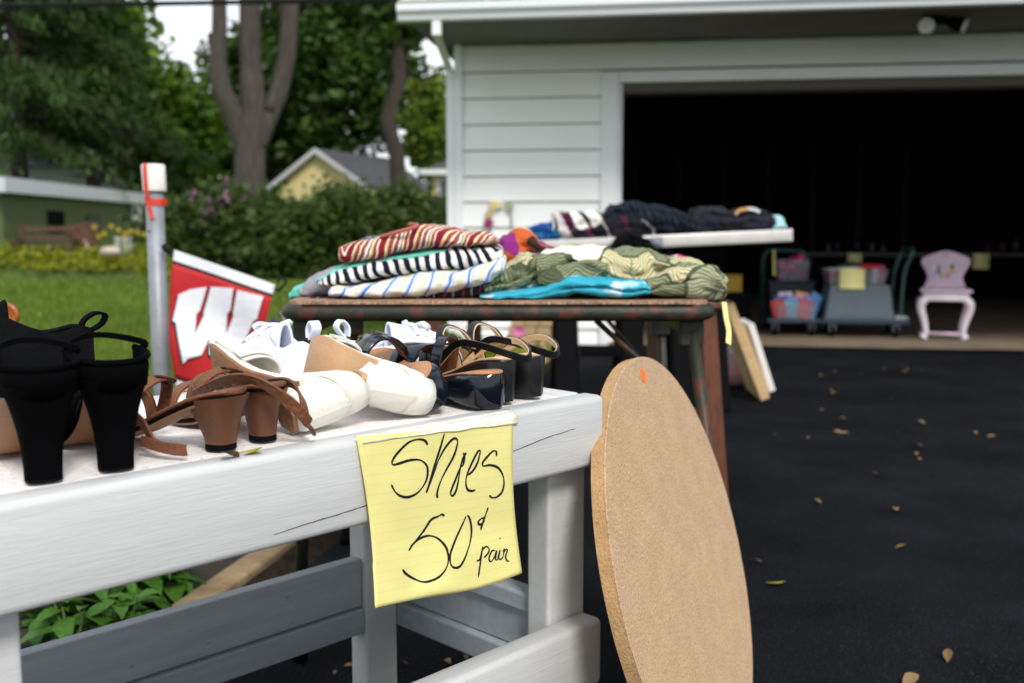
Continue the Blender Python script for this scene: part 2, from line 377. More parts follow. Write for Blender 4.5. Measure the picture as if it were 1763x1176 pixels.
# ------------------------------------------------------------------ GARAGE
garage = thing('garage', 'white sided garage with open door and dark interior', 'garage', G0, (0, 0, GY))
DX0 = gl(1064, 300)[0]; DX1 = DX0+4.95; DTOP = gl(1070, 160)[1]; WLEN = DX1+.75; SOFF = gl(700, 34, -.95)[1]; TRX = gl(1034, 300)[0]; LAP = gl(900, 124)[1]
HDR = LAP-.012
pitch = gl(900, 167)[1]-gl(900, 212)[1]
zs = [LAP - pitch*i for i in range(0, 14)]
def board(x0, x1, zb, zt, parent=garage):
    b = MB(); zb = max(zb, .02)
    b.add([(x0, -.022, zb), (x1, -.022, zb), (x1, -.004, zt), (x0, -.004, zt), (x0, -.004, zb), (x1, -.004, zb), (x1, .004, zt), (x0, .004, zt)],
          [(0, 1, 2, 3), (4, 7, 6, 5), (0, 4, 5, 1), (3, 2, 6, 7), (0, 3, 7, 4), (1, 5, 6, 2)])
    return b.build('siding_board', M['siding'], parent)
for k in range(2): board(.05, WLEN-.05, LAP+pitch*k+.004, min(LAP+pitch*(k+1)-.004, SOFF))
for i in range(13):
    if zs[i] < .1: break
    board(.05, TRX, zs[i+1]+.004, zs[i]-.004); board(DX1+.12, WLEN-.05, zs[i+1]+.004, zs[i]-.004)
b = MB(); b.box((-.012, -.035, .02), (.05, -.0, SOFF));  b.build('corner_trim', M['trim'], garage)
b = MB(); b.box((WLEN-.05, -.035, .02), (WLEN+.03, .05, SOFF)); b.build('corner_trim', M['trim'], garage)
b = MB(); b.box((TRX+.002, -.04, .0), (DX0, .0, HDR)); b.build('door_casing', M['trim'], garage, bevel=.006)
b = MB(); b.box((DX0+.002, -.04, DTOP+.07), (DX1, .0, HDR)); b.build('door_casing', M['trim'], garage, bevel=.006)
b = MB(); b.box((DX1+.002, -.04, .0), (DX1+.118, .0, HDR)); b.build('door_casing', M['trim'], garage, bevel=.006)
b = MB(); b.box((DX0-.02, .002, 0), (DX0+.028, .20, DTOP+.07)); b.build('door_jamb', M['trim'], garage)
b = MB(); b.box((DX1-.028, .002, 0), (DX1+.02, .20, DTOP+.07)); b.build('door_jamb', M['trim'], garage)
b = MB(); b.box((DX0+.03, .002, DTOP), (DX1-.03, .20, DTOP+.07)); b.build('door_head', mat('head_wood', (.10, .09, .075), .8), garage)
# inside
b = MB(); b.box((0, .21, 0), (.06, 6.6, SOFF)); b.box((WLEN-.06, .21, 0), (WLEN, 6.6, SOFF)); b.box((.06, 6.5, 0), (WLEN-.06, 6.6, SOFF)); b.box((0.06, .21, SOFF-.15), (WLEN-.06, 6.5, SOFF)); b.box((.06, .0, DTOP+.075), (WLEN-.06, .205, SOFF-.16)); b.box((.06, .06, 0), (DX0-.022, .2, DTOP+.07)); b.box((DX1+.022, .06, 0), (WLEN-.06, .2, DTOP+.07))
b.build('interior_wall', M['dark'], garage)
b = MB()
for k in range(9): b.box((.07+k*.6, 6.38, 0), (.11+k*.6, 6.49, SOFF-.16))
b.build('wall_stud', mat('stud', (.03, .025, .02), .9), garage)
b = MB(); b.box((-.02, -.0, -.05), (WLEN, 6.6, .015)); b.build('garage_floor', mat('garage_floor', (.19, .14, .095), .9, .2, 3), garage)
# outer side wall
b = MB(); b.box((-.010, .06, .02), (-.001, 6.6, SOFF)); b.build('side_wall', M['siding'], garage)
# soffit with ribs, fascia, gutter, roof
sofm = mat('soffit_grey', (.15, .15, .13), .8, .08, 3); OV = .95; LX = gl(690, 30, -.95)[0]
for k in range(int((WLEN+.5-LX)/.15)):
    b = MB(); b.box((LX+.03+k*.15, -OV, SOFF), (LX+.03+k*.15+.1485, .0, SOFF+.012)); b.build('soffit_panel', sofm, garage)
b = MB(); b.box((LX+.02, -OV-.02, SOFF-.02), (WLEN+.5, -OV, SOFF+.13)); b.build('fascia', M['trim'], garage)
b = MB(); b.box((LX+.03, -OV, SOFF+.016), (WLEN+.5, .0, SOFF+.02)); b.box((LX+.02, -OV, SOFF+.022), (LX+.04, 6.6, SOFF+.12)); b.build('soffit_backing', mat('backing', (.10, .10, .10), .9), garage)
GB = SOFF-.025; prof = [(-OV-.022, GB), (-OV-.09, GB), (-OV-.10, GB+.03), (-OV-.125, GB+.06), (-OV-.125, GB+.105), (-OV-.118, GB+.105), (-OV-.118, GB+.065), (-OV-.09, GB+.035), (-OV-.08, GB+.01), (-OV-.022, GB+.01)]
b = MB(); b.loft([[Vector((x, a, c)) for a, c in prof] for x in (LX, WLEN+.5)]); b.build('gutter', mat('gutter_metal', (.72, .74, .77), .35), garage, bevel=.003)
# downspout
dxp = gl(752, 40, -.3); 
b = MB()
px_, pz_ = -.115, .045
path = [(gl(752, 30, -OV-.06)[0], -OV-.06, GB), (gl(752, 60, -OV-.06)[0], -OV-.06, gl(752, 62, -OV-.06)[1]), (-.045, -.02, gl(780, 122)[1]), (-.045, -.0, gl(780, 150)[1]), (-.045, .0, .1)]
path = [Vector(p) for p in path]; rings = []
for i, p in enumerate(path):
    rings.append([p+Vector((a, c, 0)) for a, c in ((-.03, -.025), (.03, -.025), (.03, .025), (-.03, .025))])
b.loft(rings); b.build('downspout', M['trim'], garage, bevel=.008)
# pale roof: shingles of the lowest courses as pieces, slab above
sh = mat('pale_shingle', (.62, .58, .50), .9, .12, 20, .5, 120)
me = MB(); me.box((0, 0, 0), (.29, .16, .007)); me0 = me.build('shingle', sh, garage); me0.location = (LX, -OV-.08, GB+.125); me0.rotation_euler = (R(20), 0, 0)
for r_ in range(3):
    for k in range(int((WLEN+.5-LX)/.3)):
        if r_ == 0 and k == 0: continue
        c = me0.copy(); COL.objects.link(c); c.parent = garage
        c.location = (LX+k*.3+(r_ % 2)*.12, -OV-.08+r_*.13, GB+.125+r_*.052+rng.uniform(0, .002))
b = MB(); b.add([(LX, -OV-.06, GB+.122), (WLEN+.5, -OV-.06, GB+.122), (WLEN+.5, 3.3, GB+1.45), (LX, 3.3, GB+1.45), (LX, 6.9, GB+.1), (WLEN+.5, 6.9, GB+.1)], [(0, 1, 2, 3), (3, 2, 5, 4), (0, 3, 4)])
b.build('roof', sh, garage)
b = MB(); b.add([(-.01, .0, SOFF), (-.01, 6.6, SOFF), (-.01, 3.3, GB+1.36)], [(0, 1, 2)]); b.build('gable', M['siding'], garage)
b = MB(); p = [gw(.0, -.16, .009), gw(WLEN, -.16, .009), gw(WLEN, .0, .016), gw(0, .0, .016)]
tx = [(DX0-.06, -.02, .045)] ; 
cv = []; cf = []
for k in range(41):
    x = DX0-.05+(DX1-DX0+.1)*k/40; wv = .20+.06*noise.noise(Vector((x*2.3, 0, 0)))-.08*math.exp(-((x-2.1)/.45)**2)
    cv += [gw(x, -wv, .045), gw(x, .06, .05)]
for k in range(40): cf.append((2*k, 2*k+2, 2*k+3, 2*k+1))
tag(pyd('concrete_threshold', cv, cf, M['concrete']), kind='structure')
# twin security light under the soffit
lx, lz = gl(1612, 46, -.55)
sec = thing('security_light', 'twin-headed security light mounted under the garage eave', 'light', gw(lx, -.55, lz))
sec.rotation_euler = (0, 0, GY)
hd = mat('lamp_grey', (.10, .10, .11), .5); 
b = MB(); b.box((-.05, -.06, SOFF-lz-.03), (.05, .04, SOFF-lz-.001)); b.tube([(0, -.01, SOFF-lz-.02), (0, -.03, .03)], .02); b.tube([(-.075, -.03, .02), (.10, -.03, .02)], .015); b.build('bracket', M['black'], sec)
for s, dx, yaw in ((-1, -.075, -15), (1, .10, 60)):
    q = Vector((math.sin(R(yaw))*.13, -math.cos(R(yaw))*.13, -.05)); o = Vector((dx, -.05, .01))
    b = MB(); b.tube([o-q*.35, o-q*.1, o+q*.35, o+q*.5], [.025, .04, .052, .058], 16); h = b.build('lamp_head', M['black'], sec, True)
    b = MB(); b.tube([o+q*.5, o+q*.53], [.052, .03], 16); b.build('lens', mat('lamp_lens', (.75, .75, .78), .3), h)
# flower garland hanging on the siding
gx, gz = gl(860, 380, -.05)
gar = thing('flower_garland', 'small wire arch with silk flowers hanging on white siding', 'garland', gw(gx, -.04, gz)); gar.rotation_euler = (0, 0, GY)
b = MB(); b.tube(cr([(-.075, 0, -.10), (-.085, 0, 0), (-.06, 0, .09), (0, 0, .12), (.07, 0, .10), (.09, 0, .02), (.085, 0, -.06)], 5), .005, 6)
b.tube(cr([(-.085, 0, -.04), (-.06, -.01, -.12), (-.03, 0, -.22)], 5), .004, 6); b.build('wire', mat('vine', (.06, .05, .04), .8), gar)
for (x, z, r_, c) in ((-.085, -.02, .035, (.30, .03, .10)), (-.08, .05, .03, (.55, .45, .2)), (-.045, .115, .035, (.75, .6, .25)), (.0, .125, .03, (.75, .72, .5)), (.08, .105, .028, (.35, .42, .2)), (-.015, .12, .02, (.6, .1, .1))):
    b = MB()
    for k in range(6): b.ball((x+r_*.6*math.cos(k), -.01, z+r_*.6*math.sin(k)), r_*.55, 6, (1, .6, 1))
    b.build('flower', mat('silk', c, .8), gar)

# ------------------------------------------------------------------ contents of the garage
def gbox(t, nm, m, a, bb, bev=.004): q = MB(); q.box(a, bb); return q.build(nm, m, t, bevel=bev)
def caster(t, x, y, r=.05):
    q = MB(); q.tube([(x-.015, y, r), (x+.015, y, r)], r, 14); c = q.build('caster', M['black'], t, True)
    q = MB(); q.box((x-.025, y-.02, r), (x+.025, y+.02, 2*r+.008)); q.tube([(x-.017, y, r), (x+.017, y, r)], r*.45, 10); q.build('fork', M['galv'], c)
def gthing(nm, lab, cat, px, py, d, z=0., group=None):
    x, _ = gl(px, py, d); t = thing(nm, lab, cat, gw(x, d, z), (0, 0, GY), group); return t
ca = gthing('platform_cart', 'flatbed cart with green tube handle facing out, under the pink toy bin', 'cart', 1360, 540, 1.15, .015, 'flatbed carts inside the garage')
gbox(ca, 'deck', M['deck_blue'], (-.22, -.30, .115), (.22, .45, .145))
for x in (-.15, .15):
    for y in (-.22, .36): caster(ca, x, y)
b = MB(); b.tube(cr([(-.19, .42, .14), (-.19, .42, .60), (-.17, .42, .67), (-.12, .42, .70), (.12, .42, .70), (.17, .42, .67), (.19, .42, .60), (.19, .42, .14)], 5), .014, 8); b.build('handle', M['green_metal'], ca, True)
cb = gthing('platform_cart', 'flatbed cart with bent green handle at its right end, carrying a grey tub', 'cart', 1484, 545, 1.05, .015, 'flatbed carts inside the garage')
gbox(cb, 'deck', M['deck_blue'], (-.36, -.22, .115), (.33, .22, .145))
for x in (-.27, .24):
    for y in (-.16, .16): caster(cb, x, y)
for y in (-.17, .17):
    b = MB(); b.tube(cr([(.27, y, .14), (.28, y, .45), (.30, y, .58), (.345, y, .70), (.35, y*.8, .73)], 5), .015, 8); b.build('handle_post', M['green_metal'], cb, True)
b = MB(); b.tube([(.35, -.136, .73), (.35, .136, .73)], .015, 8); b.build('handle_bar', M['green_metal'], cb, True)
b = MB(); b.box((.22, -.2, .146), (.33, .2, .18)); b.build('handle_socket', M['galv'], cb, bevel=.01)
def taper(t, nm, m, w0, w1, d0, d1, z0, z1, cx=0, cy=0, bev=.008, lip=0):
    q = MB()
    q.hexa([(cx-w0, cy-d0, z0), (cx+w0, cy-d0, z0), (cx+w0, cy+d0, z0), (cx-w0, cy+d0, z0)], [(cx-w1, cy-d1, z1), (cx+w1, cy-d1, z1), (cx+w1, cy+d1, z1), (cx-w1, cy+d1, z1)])
    return q.build(nm, m, t, bevel=bev)
clear = mat('clear_plastic', (.35, .35, .40), .25, alpha=.22)
def tub(t, w, d, h, m, taper_=.9, nm='bin_wall'):
    """open bin with real walls"""
    q = MB(); o0 = [(-w*taper_, -d*taper_), (w*taper_, -d*taper_), (w*taper_, d*taper_), (-w*taper_, d*taper_)]; o1 = [(-w, -d), (w, -d), (w, d), (-w, d)]; s = .004
    q.loft([[Vector((x, y, 0)) for x, y in o0], [Vector((x, y, h)) for x, y in o1], [Vector((x*1.04, y*1.04, h)) for x, y in o1], [Vector((x*1.04, y*1.04, h+.008)) for x, y in o1],
            [Vector((x-math.copysign(s, x), y-math.copysign(s, y), h+.008)) for x, y in o1], [Vector((x-math.copysign(s, x), y-math.copysign(s, y), .004)) for x, y in o0]])
    return q.build(nm, m, t)
tb = gthing('storage_tote', 'grey blue tote upside down on the right flatbed cart', 'tote', 1472, 545, 1.04, .162)
taper(tb, 'body', mat('grey_tote', (.10, .13, .155), .5, .06, 8), .275, .235, .19, .16, .02, .285); taper(tb, 'rim', mat('grey_rim', (.10, .13, .155), .5), .285, .285, .2, .2, 0, .02)
pb = gthing('toy_bin', 'clear bin of pink things on top of the grey blue tote', 'bin', 1470, 485, 1.04, .449)
tub(pb, .24, .16, .12, clear)
for k in range(9):
    x = -.19+k*.048; c = [(.35, .05, .10), (.30, .10, .14), (.08, .16, .08), (.5, .5, .52)][k % 4]
    taper(pb, 'toy', mat('toy', c, .5), .022, .024, .10, .12, .006, .10+.03*(k % 3), x, 0, .004)
b = MB(); b.box((-.22, -.14, .135), (.03, .1, .145)); o = b.build('paper_sheet', M['white_board'], pb); o.rotation_euler = (0, R(-5), 0)
b = MB(); b.box((.03, -.13, .135), (.17, .1, .165)); b.build('red_box', M['red'], pb)
def grid_note(nm, lab, w_, h_, loc, rz, m=None, group=None):
    q = MB(); n_ = 6
    for i in range(n_): 
        z0 = -h_*i/n_; z1 = -h_*(i+1)/n_; c0 = -.01*(i/n_)**2; c1 = -.01*((i+1)/n_)**2
        q.add([(-w_/2, c0, z0), (w_/2, c0, z0), (w_/2, c1, z1), (-w_/2, c1, z1), (-w_/2, c0+.001, z0), (w_/2, c0+.001, z0), (w_/2, c1+.001, z1), (-w_/2, c1+.001, z1)], [(0, 3, 2, 1), (4, 5, 6, 7), (0, 4, 7, 3), (1, 2, 6, 5)])
    o_ = q.build(nm, m or M['paper'], None, True); o_.location = loc; o_.rotation_euler = (0, 0, rz); return tag(o_, lab, 'note', group)
x, z = gl(1468, 463, .85); grid_note('price_note', 'yellow paper note taped to the clear bin on the right cart', .20, .165, gw(x, .86, z), GY, None, 'yellow price notes')
dk = gthing('storage_tote', 'black tote standing on the left flatbed cart below the pink toys', 'tote', 1358, 540, 1.32, .162)
taper(dk, 'body', mat('navy_tote', (.012, .014, .024), .5), .17, .19, .14, .16, 0, .28); taper(dk, 'lid', mat('navy_lid', (.015, .017, .03), .5), .2, .2, .17, .17, .281, .30)
pk = gthing('toy_bin', 'clear bin heaped with bright pink toys on the black tote', 'bin', 1363, 470, 1.32, .464)
tub(pk, .135, .12, .17, clear)
for k in range(14):
    c = [(.65, .02, .16), (.55, .04, .2), (.6, .45, .5), (.45, .02, .08)][k % 4]; q = MB()
    q.ball((rng.uniform(-.1, .1)-(.03 if k > 8 else 0), rng.uniform(-.08, .08), .035+.013*k), .035, 8, (1, 1, rng.uniform(.6, 1))); q.build('toy', mat('pink_toy', c, .5), pk, True)
bk = gthing('book_bin', 'clear bin of colourful books and games at the front of the left cart', 'bin', 1367, 540, .96, .162)
tub(bk, .165, .13, .13, clear, .86)
cols = [(.5, .02, .02), (.1, .12, .45), (.5, .5, .5), (.08, .35, .5), (.3, .2, .5), (.6, .3, .1), (.45, .03, .03), (.2, .2, .5), (.1, .3, .6)]
for k in range(9):
    q = MB(); q.box((-.055, -.012, 0), (.055, .012, .15+.03*(k % 3))); o = q.build('book', mat('book_cover', cols[k], .4, .5, 30), bk)
    o.location = (-.115+.029*k, -.07+.03*(k % 3), .01); o.rotation_euler = (R(-12+6*(k % 3)), R(-16+5*k), R(6*k-20))
x, z = gl(1334, 430, .95); grid_note('price_note', 'yellow note turned edge on beside the pink toy bin', .10, .22, gw(x, .98, z), GY+R(72), None, 'yellow price notes')
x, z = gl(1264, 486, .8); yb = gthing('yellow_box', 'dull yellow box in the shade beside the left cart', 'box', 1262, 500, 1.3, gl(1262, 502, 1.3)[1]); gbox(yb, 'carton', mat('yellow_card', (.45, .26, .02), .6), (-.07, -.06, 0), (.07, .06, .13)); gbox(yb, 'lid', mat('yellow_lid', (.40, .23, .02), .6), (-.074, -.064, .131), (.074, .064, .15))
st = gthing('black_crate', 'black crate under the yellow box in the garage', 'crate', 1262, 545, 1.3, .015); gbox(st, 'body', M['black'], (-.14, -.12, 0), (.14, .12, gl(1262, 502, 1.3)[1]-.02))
# work table behind with bottles and notes
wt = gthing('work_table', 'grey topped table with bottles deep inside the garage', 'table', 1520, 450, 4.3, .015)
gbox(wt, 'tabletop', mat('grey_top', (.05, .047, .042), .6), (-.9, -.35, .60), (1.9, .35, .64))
for x in (-.85, 1.85):
    for y in (-.3, .3): gbox(wt, 'leg', M['black'], (x-.025, y-.025, 0), (x+.025, y+.025, .599))
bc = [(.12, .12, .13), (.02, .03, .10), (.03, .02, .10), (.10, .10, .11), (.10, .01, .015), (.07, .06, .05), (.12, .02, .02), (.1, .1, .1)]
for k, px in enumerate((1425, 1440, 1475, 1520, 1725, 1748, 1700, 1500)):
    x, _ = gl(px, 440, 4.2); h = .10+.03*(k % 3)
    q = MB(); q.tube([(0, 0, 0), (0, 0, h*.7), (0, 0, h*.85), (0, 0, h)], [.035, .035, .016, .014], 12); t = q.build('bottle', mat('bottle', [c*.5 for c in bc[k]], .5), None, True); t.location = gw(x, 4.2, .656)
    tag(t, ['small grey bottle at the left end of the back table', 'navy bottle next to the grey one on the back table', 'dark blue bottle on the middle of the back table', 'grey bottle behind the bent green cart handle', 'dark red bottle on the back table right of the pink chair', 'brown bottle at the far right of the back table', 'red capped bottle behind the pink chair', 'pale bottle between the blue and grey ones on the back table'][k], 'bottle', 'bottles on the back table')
    q = MB(); q.tube([(0, 0, h+.001), (0, 0, h+.018)], .016, 10); q.build('cap', M['black'], t)
x, z = gl(1472, 436, 3.92); grid_note('price_note', 'yellow note hanging from the edge of the back table', .16, .10, gw(x, 3.93, .65), GY, None, 'yellow price notes')
x, z = gl(1690, 446, 3.92); grid_note('price_note', 'dim yellow note on the back table right of the pink chair', .17, .17, gw(x, 3.93, .65), GY, None, 'yellow price notes')

# pink chair
ch = gthing('childs_chair', 'pink and white child sized chair with curved legs by the threshold', 'chair', 1624, 574, .86, .017)
ch.scale = (.97,)*3; ch.rotation_euler = (0, 0, R(-21))
pink = mat('chair_pink', (.62, .45, .56), .45, .1, 12); pale = mat('chair_pale', (.74, .66, .72), .45, .08, 12)
def chair_leg(x, y):
    q = MB(); s = 1 if x > 0 else -1
    pts = cr([(x-s*.03, y, .345), (x+s*.015, y-.01*(y < 0), .31), (x+s*.02, y, .25), (x-s*.008, y, .15), (x-s*.022, y, .06), (x-s*.012, y, .03), (x, y, .012)], 5)
    rr = [sm(i/(len(pts)-1), [(0, .03), (.15, .034), (.35, .032), (.6, .024), (.8, .022), (.9, .036), (1, .03)]) for i in range(len(pts))]
    q.tube(pts, rr, 12); q.build('leg', pale, ch, True)
for x in (-.165, .165):
    for y in (-.14, .14): chair_leg(x, y)
b = MB(); b.tube([(-.15, -.14, .05), (.15, -.14, .05)], .014, 8); b.build('stretcher', pink, ch, True)
def outline(hw, y0, y1, m, nm, prof, bev=.006):
    q = MB(); left = [(-a, z) for a, z in prof]; right = [(a, z) for a, z in reversed(prof)]; pts = left+right
    q.loft([[Vector((x, y, z)) for x, z in pts] for y in (y0, y1)]); return q.build(nm, m, ch, bevel=bev)
b = MB(); sp = [(-.20, -.19), (-.1, -.205), (0, -.21), (.1, -.205), (.20, -.19), (.18, .16), (-.18, .16)]
b.loft([[Vector((x, y, z)) for x, y in sp] for z in (.395, .42)]); b.build('seat', pink, ch, bevel=.008)
b = MB(); sp2 = [(-.175, -.17), (0, -.195), (.175, -.17), (.16, .14), (-.16, .14)]; b.loft([[Vector((x, y, z)) for x, y in sp2] for z in (.325, .394)]); b.build('apron', pale, ch, bevel=.006)
prof = [(.165, .421), (.15, .46), (.135, .50), (.15, .55), (.18, .60), (.195, .64), (.18, .675), (.12, .70), (.05, .725), (.0, .735)]
bk_ = outline(0, .14, .165, pink, 'backrest', prof)
pan = [(.10, .46), (.10, .50), (.115, .56), (.13, .61), (.12, .645), (.06, .665), (0, .672)]
q = MB(); pts = [(-a, z) for a, z in pan]+[(a, z) for a, z in reversed(pan)]; q.loft([[Vector((x, y, z)) for x, z in pts] for y in (.134, .139)]); q.build('back_panel', mat('chair_panel', (.58, .46, .55), .45, .1, 14), bk_)
for (x, z, rx, rz, c) in ((-.05, .60, .018, .02, (.35, .25, .12)), (-.055, .56, .02, .025, (.08, .18, .40)), (-.03, .52, .022, .02, (.5, .33, .06)), (.05, .60, .018, .02, (.10, .10, .10)), (.05, .56, .024, .024, (.6, .35, .03)), (.02, .525, .02, .018, (.55, .15, .2)), (0, .70, .015, .01, (.45, .1, .2))):
    q = MB(); q.loft([[Vector((x+rx*math.cos(a), y, z+rz*math.sin(a))) for a in [2*math.pi*k/10 for k in range(10)]] for y in (.131, .1335)]); q.build('painted_spot', mat('spot', c, .5), bk_)

# ================================================================== TREES, SHRUBS, HOUSES
def leaves(n, centers, spread, size, flat=0.0, seed=1, droop=None, aspect=.55):
    """n folded leaf faces scattered round the clump centres (two triangles each)"""
    g = np.random.default_rng(seed); C = np.asarray(centers); idx = g.integers(0, len(C), n)
    sp = np.asarray(spread); sp = sp[idx] if sp.ndim == 2 else sp
    P = C[idx] + g.normal(0, 1, (n, 3))*sp
    a = g.normal(0, 1, (n, 3)); a[:, 2] *= (1-flat)
    if droop is not None: a = a*.5 + droop[idx]
    a /= np.linalg.norm(a, axis=1)[:, None]+1e-9
    r = g.normal(0, 1, (n, 3)); r -= a*(r*a).sum(1)[:, None]; r /= np.linalg.norm(r, axis=1)[:, None]+1e-9
    s = size*g.uniform(.6, 1.35, (n, 1)); a *= s; r *= s*aspect
    V = np.stack([P-a, P+r, P+a, P-r], 1).reshape(-1, 3); Q = np.arange(4*n).reshape(-1, 4); return V, Q
def limb_mesh(mb, p0, p1, r0, r1, bend=.3, n=7, seed=0):
    g = random.Random(seed); p0 = Vector(p0); p1 = Vector(p1); l = (p1-p0).length
    pts = [p0.lerp(p1, i/n)+Vector((g.uniform(-1, 1), g.uniform(-1, 1), 0))*bend*l*.06*math.sin(math.pi*i/n) for i in range(n+1)]
    mb.tube(pts, [r0+(r1-r0)*i/n for i in range(n+1)], 9)
def tree(name, label, Y, px, zt, crown, n, size, m, bark, tr=.3, nclump=110, seed=1, flat=.3, tilt=0, group='trees behind the yard', limbs=6, csp=.55):
    """crown = (px0, px1, py_top, py_bottom) at distance Y"""
    base = on_y(px, 402, Y); base.z = zt; t = thing(name, label, 'tree', base, group=group); g = np.random.default_rng(seed)
    a = on_y(crown[0], crown[3], Y); c = on_y(crown[1], crown[2], Y); cx = (a.x+c.x)/2-base.x; rx = abs(c.x-a.x)/2; zc = (a.z+c.z)/2-zt; rz = abs(c.z-a.z)/2
    u = g.normal(0, 1, (nclump, 3)); u /= np.linalg.norm(u, axis=1)[:, None]; u *= g.uniform(.25, 1, (nclump, 1))**.5
    C_ = u*np.array([rx, min(rx, 3.2), rz])+np.array([cx, 0, zc]); sp = np.array([rx, min(rx, 3.)*.9, rz*.8])*csp*.24
    V, Q = leaves(n, C_, sp, size, flat, seed); npmesh('crown', V, Q, m, t)
    mb = MB(); limb_mesh(mb, (0, 0, -.2), (tilt, 0, zc-rz*.2), tr, tr*.6, .5, 8, seed)
    for k in range(limbs):
        p = C_[int(g.integers(0, nclump))]; z0 = max(.25*zc, zc-rz*g.uniform(.2, 1)); limb_mesh(mb, (tilt*z0/zc, 0, z0), p, tr*.4, .03, 1, 5, seed+k)
    mb.build('trunk', bark, t, True); return t
def conifer(name, label, Y, px, zt, top, hw, n, m, seed=3, whorls=26, group='trees behind the yard', zlow=.8):
    base = on_y(px, 402, Y); base.z = zt; t = thing(name, label, 'tree', base, group=group); g = np.random.default_rng(seed)
    mb = MB(); mb.tube([(0, 0, -.2), (0, 0, top*.5), (0, 0, top)], [.28, .18, .02], 8); mb.build('trunk', M['dark_bark'], t, True)
    C_, D = [], []; br = MB()
    for i in range(whorls):
        z = zlow+(top-zlow)*i/whorls; rr = hw*(1-i/whorls)**.75
        for k in range(8):
            a = g.uniform(0, 6.28); rad = rr*g.uniform(.75, 1.1); br.tube([(0, 0, z), (math.cos(a)*rad*.5, math.sin(a)*rad*.5, z-.02*rad), (math.cos(a)*rad, math.sin(a)*rad, z-.22*rad)], [.04, .03, .01], 4)
            for s in np.linspace(.25, 1, 6):
                C_.append((math.cos(a)*rad*s, math.sin(a)*rad*s, z-.22*rad*s*s)); D.append((math.cos(a)*.7, math.sin(a)*.7, -.8))
    V, Q = leaves(n, C_, (.16, .16, .13), .15, 0, seed, np.array(D), .25); npmesh('crown', V, Q, m, t); br.build('branch', M['dark_bark'], t); return t
LF = {k: leafmat('leaf_'+k, a, b, v) for k, a, b, v in (
    ('dark', (.012, .038, .004), (.042, .092, .010), .5), ('mid', (.045, .11, .006), (.11, .20, .012), .45), ('deep', (.022, .055, .006), (.05, .10, .010), .4),
    ('fresh', (.08, .14, .012), (.15, .21, .02), .5), ('shrub', (.030, .058, .008), (.058, .10, .014), 1.3), ('cover', (.15, .19, .010), (.26, .27, .012), 1.2), ('plant', (.035, .11, .012), (.075, .19, .02), 6))}
conifer('spruce_tree', 'dark spruce with drooping boughs at the far left behind the green shed', 28.7, 40, .2, 11.5, 5.2, 21000, LF['dark'], 5, zlow=3.0)
conifer('spruce_tree', 'shorter dark spruce between the grey house and the leafy tree', 30.7, 165, .2, 9.5, 2.6, 10000, LF['dark'], 9, zlow=3.5)
tree('maple_tree', 'bright green leafy tree left of the grey three-limbed trunk', 35.3, 190, 0, (40, 272, -60, 330), 8000, .20, LF['mid'], M['dark_bark'], .3, 130, 11, limbs=8)
tree('maple_tree', 'small leafy tree with ragged light green top under the white cloud', 32.6, 310, 0, (215, 372, 120, 350), 5200, .18, LF['mid'], M['dark_bark'], .2, 70, 12)
tree('shade_tree', 'large dark green tree behind the yellow shed', 44, 590, 0, (470, 720, -120, 300), 11500, .24, LF['deep'], M['dark_bark'], .4, 150, 13, limbs=8)
tree('shade_tree', 'dark green tree between the grey trunk and the yellow shed', 45.7, 480, 0, (365, 580, 20, 320), 8200, .24, LF['deep'], M['dark_bark'], .3, 90, 14)
tree('shade_tree', 'low dark tree filling the gap behind the hedge and left trunk', 47, 350, 0, (250, 470, 190, 380), 5500, .24, LF['deep'], M['dark_bark'], .3, 70, 15)
tree('birch_tree', 'fresh green tree beside the garage corner with pale sky gaps', 34, 745, 0, (690, 800, 130, 310), 4200, .17, LF['fresh'], M['dark_bark'], .15, 60, 16)
tree('shade_tree', 'tall dark tree with a thin bare trunk left of the garage eave', 28, 676, 0, (610, 790, -330, 100), 5200, .20, LF['deep'], M['dark_bark'], .26, 80, 17, tilt=.25, limbs=7)
tree('shade_tree', 'distant dark tree behind the spruce at the far left', 49, 60, 0, (-140, 250, -60, 330), 4000, .28, LF['deep'], M['dark_bark'], .4, 100, 18)
# three-limbed grey trunk
b3 = on_y(430, 402, 24.8); b3.z = 0
bt = thing('bare_trunk_tree', 'large grey trunk forking into three thick bare limbs behind the hedge', 'tree', b3, group='trees behind the yard')
def tp(px, py): p = on_y(px, py, 24.8)-b3; return (p.x, 0, p.z)
b = MB()
b.tube(cr([tp(430, 470), tp(430, 320), tp(431, 260), tp(436, 200), tp(432, 120), tp(430, 50), tp(432, -40), tp(440, -200)], 5), [.42]*5+[.37]*5+[.36]*5+[.30]*5+[.26]*5+[.25]*5+[.24]*5+[.1], 12)
o = b.build('trunk', M['bark'], bt, True)
for k, (pts, r0, r1) in enumerate((([(424, 260), (408, 205), (390, 160), (382, 110), (384, 50), (382, -40), (370, -200)], .28, .14), ([(440, 250), (458, 200), (475, 150), (488, 90), (494, 20), (500, -60), (520, -220)], .26, .18), ([(378, 120), (370, 90), (368, 62)], .12, .05), ([(463, 190), (480, 120), (486, 60), (478, 0), (470, -100)], .12, .08))):
    P_ = cr([(tp(*q)[0], (-.3, .35, -.35, .5)[k]*min(1, i/2), tp(*q)[2]) for i, q in enumerate(pts)], 5); q = MB(); q.tube(P_, [r0+(r1-r0)*i/(len(P_)-1) for i in range(len(P_))], 10); q.build('limb', M['bark'], o, True)
V, Q = leaves(6000, [(rng.normal(1.5, 1.5), rng.normal(0, 2), rng.uniform(10, 13)) for _ in range(60)], (.5, .5, .4), .16, .3, 21); npmesh('crown', V, Q, LF['mid'], bt)
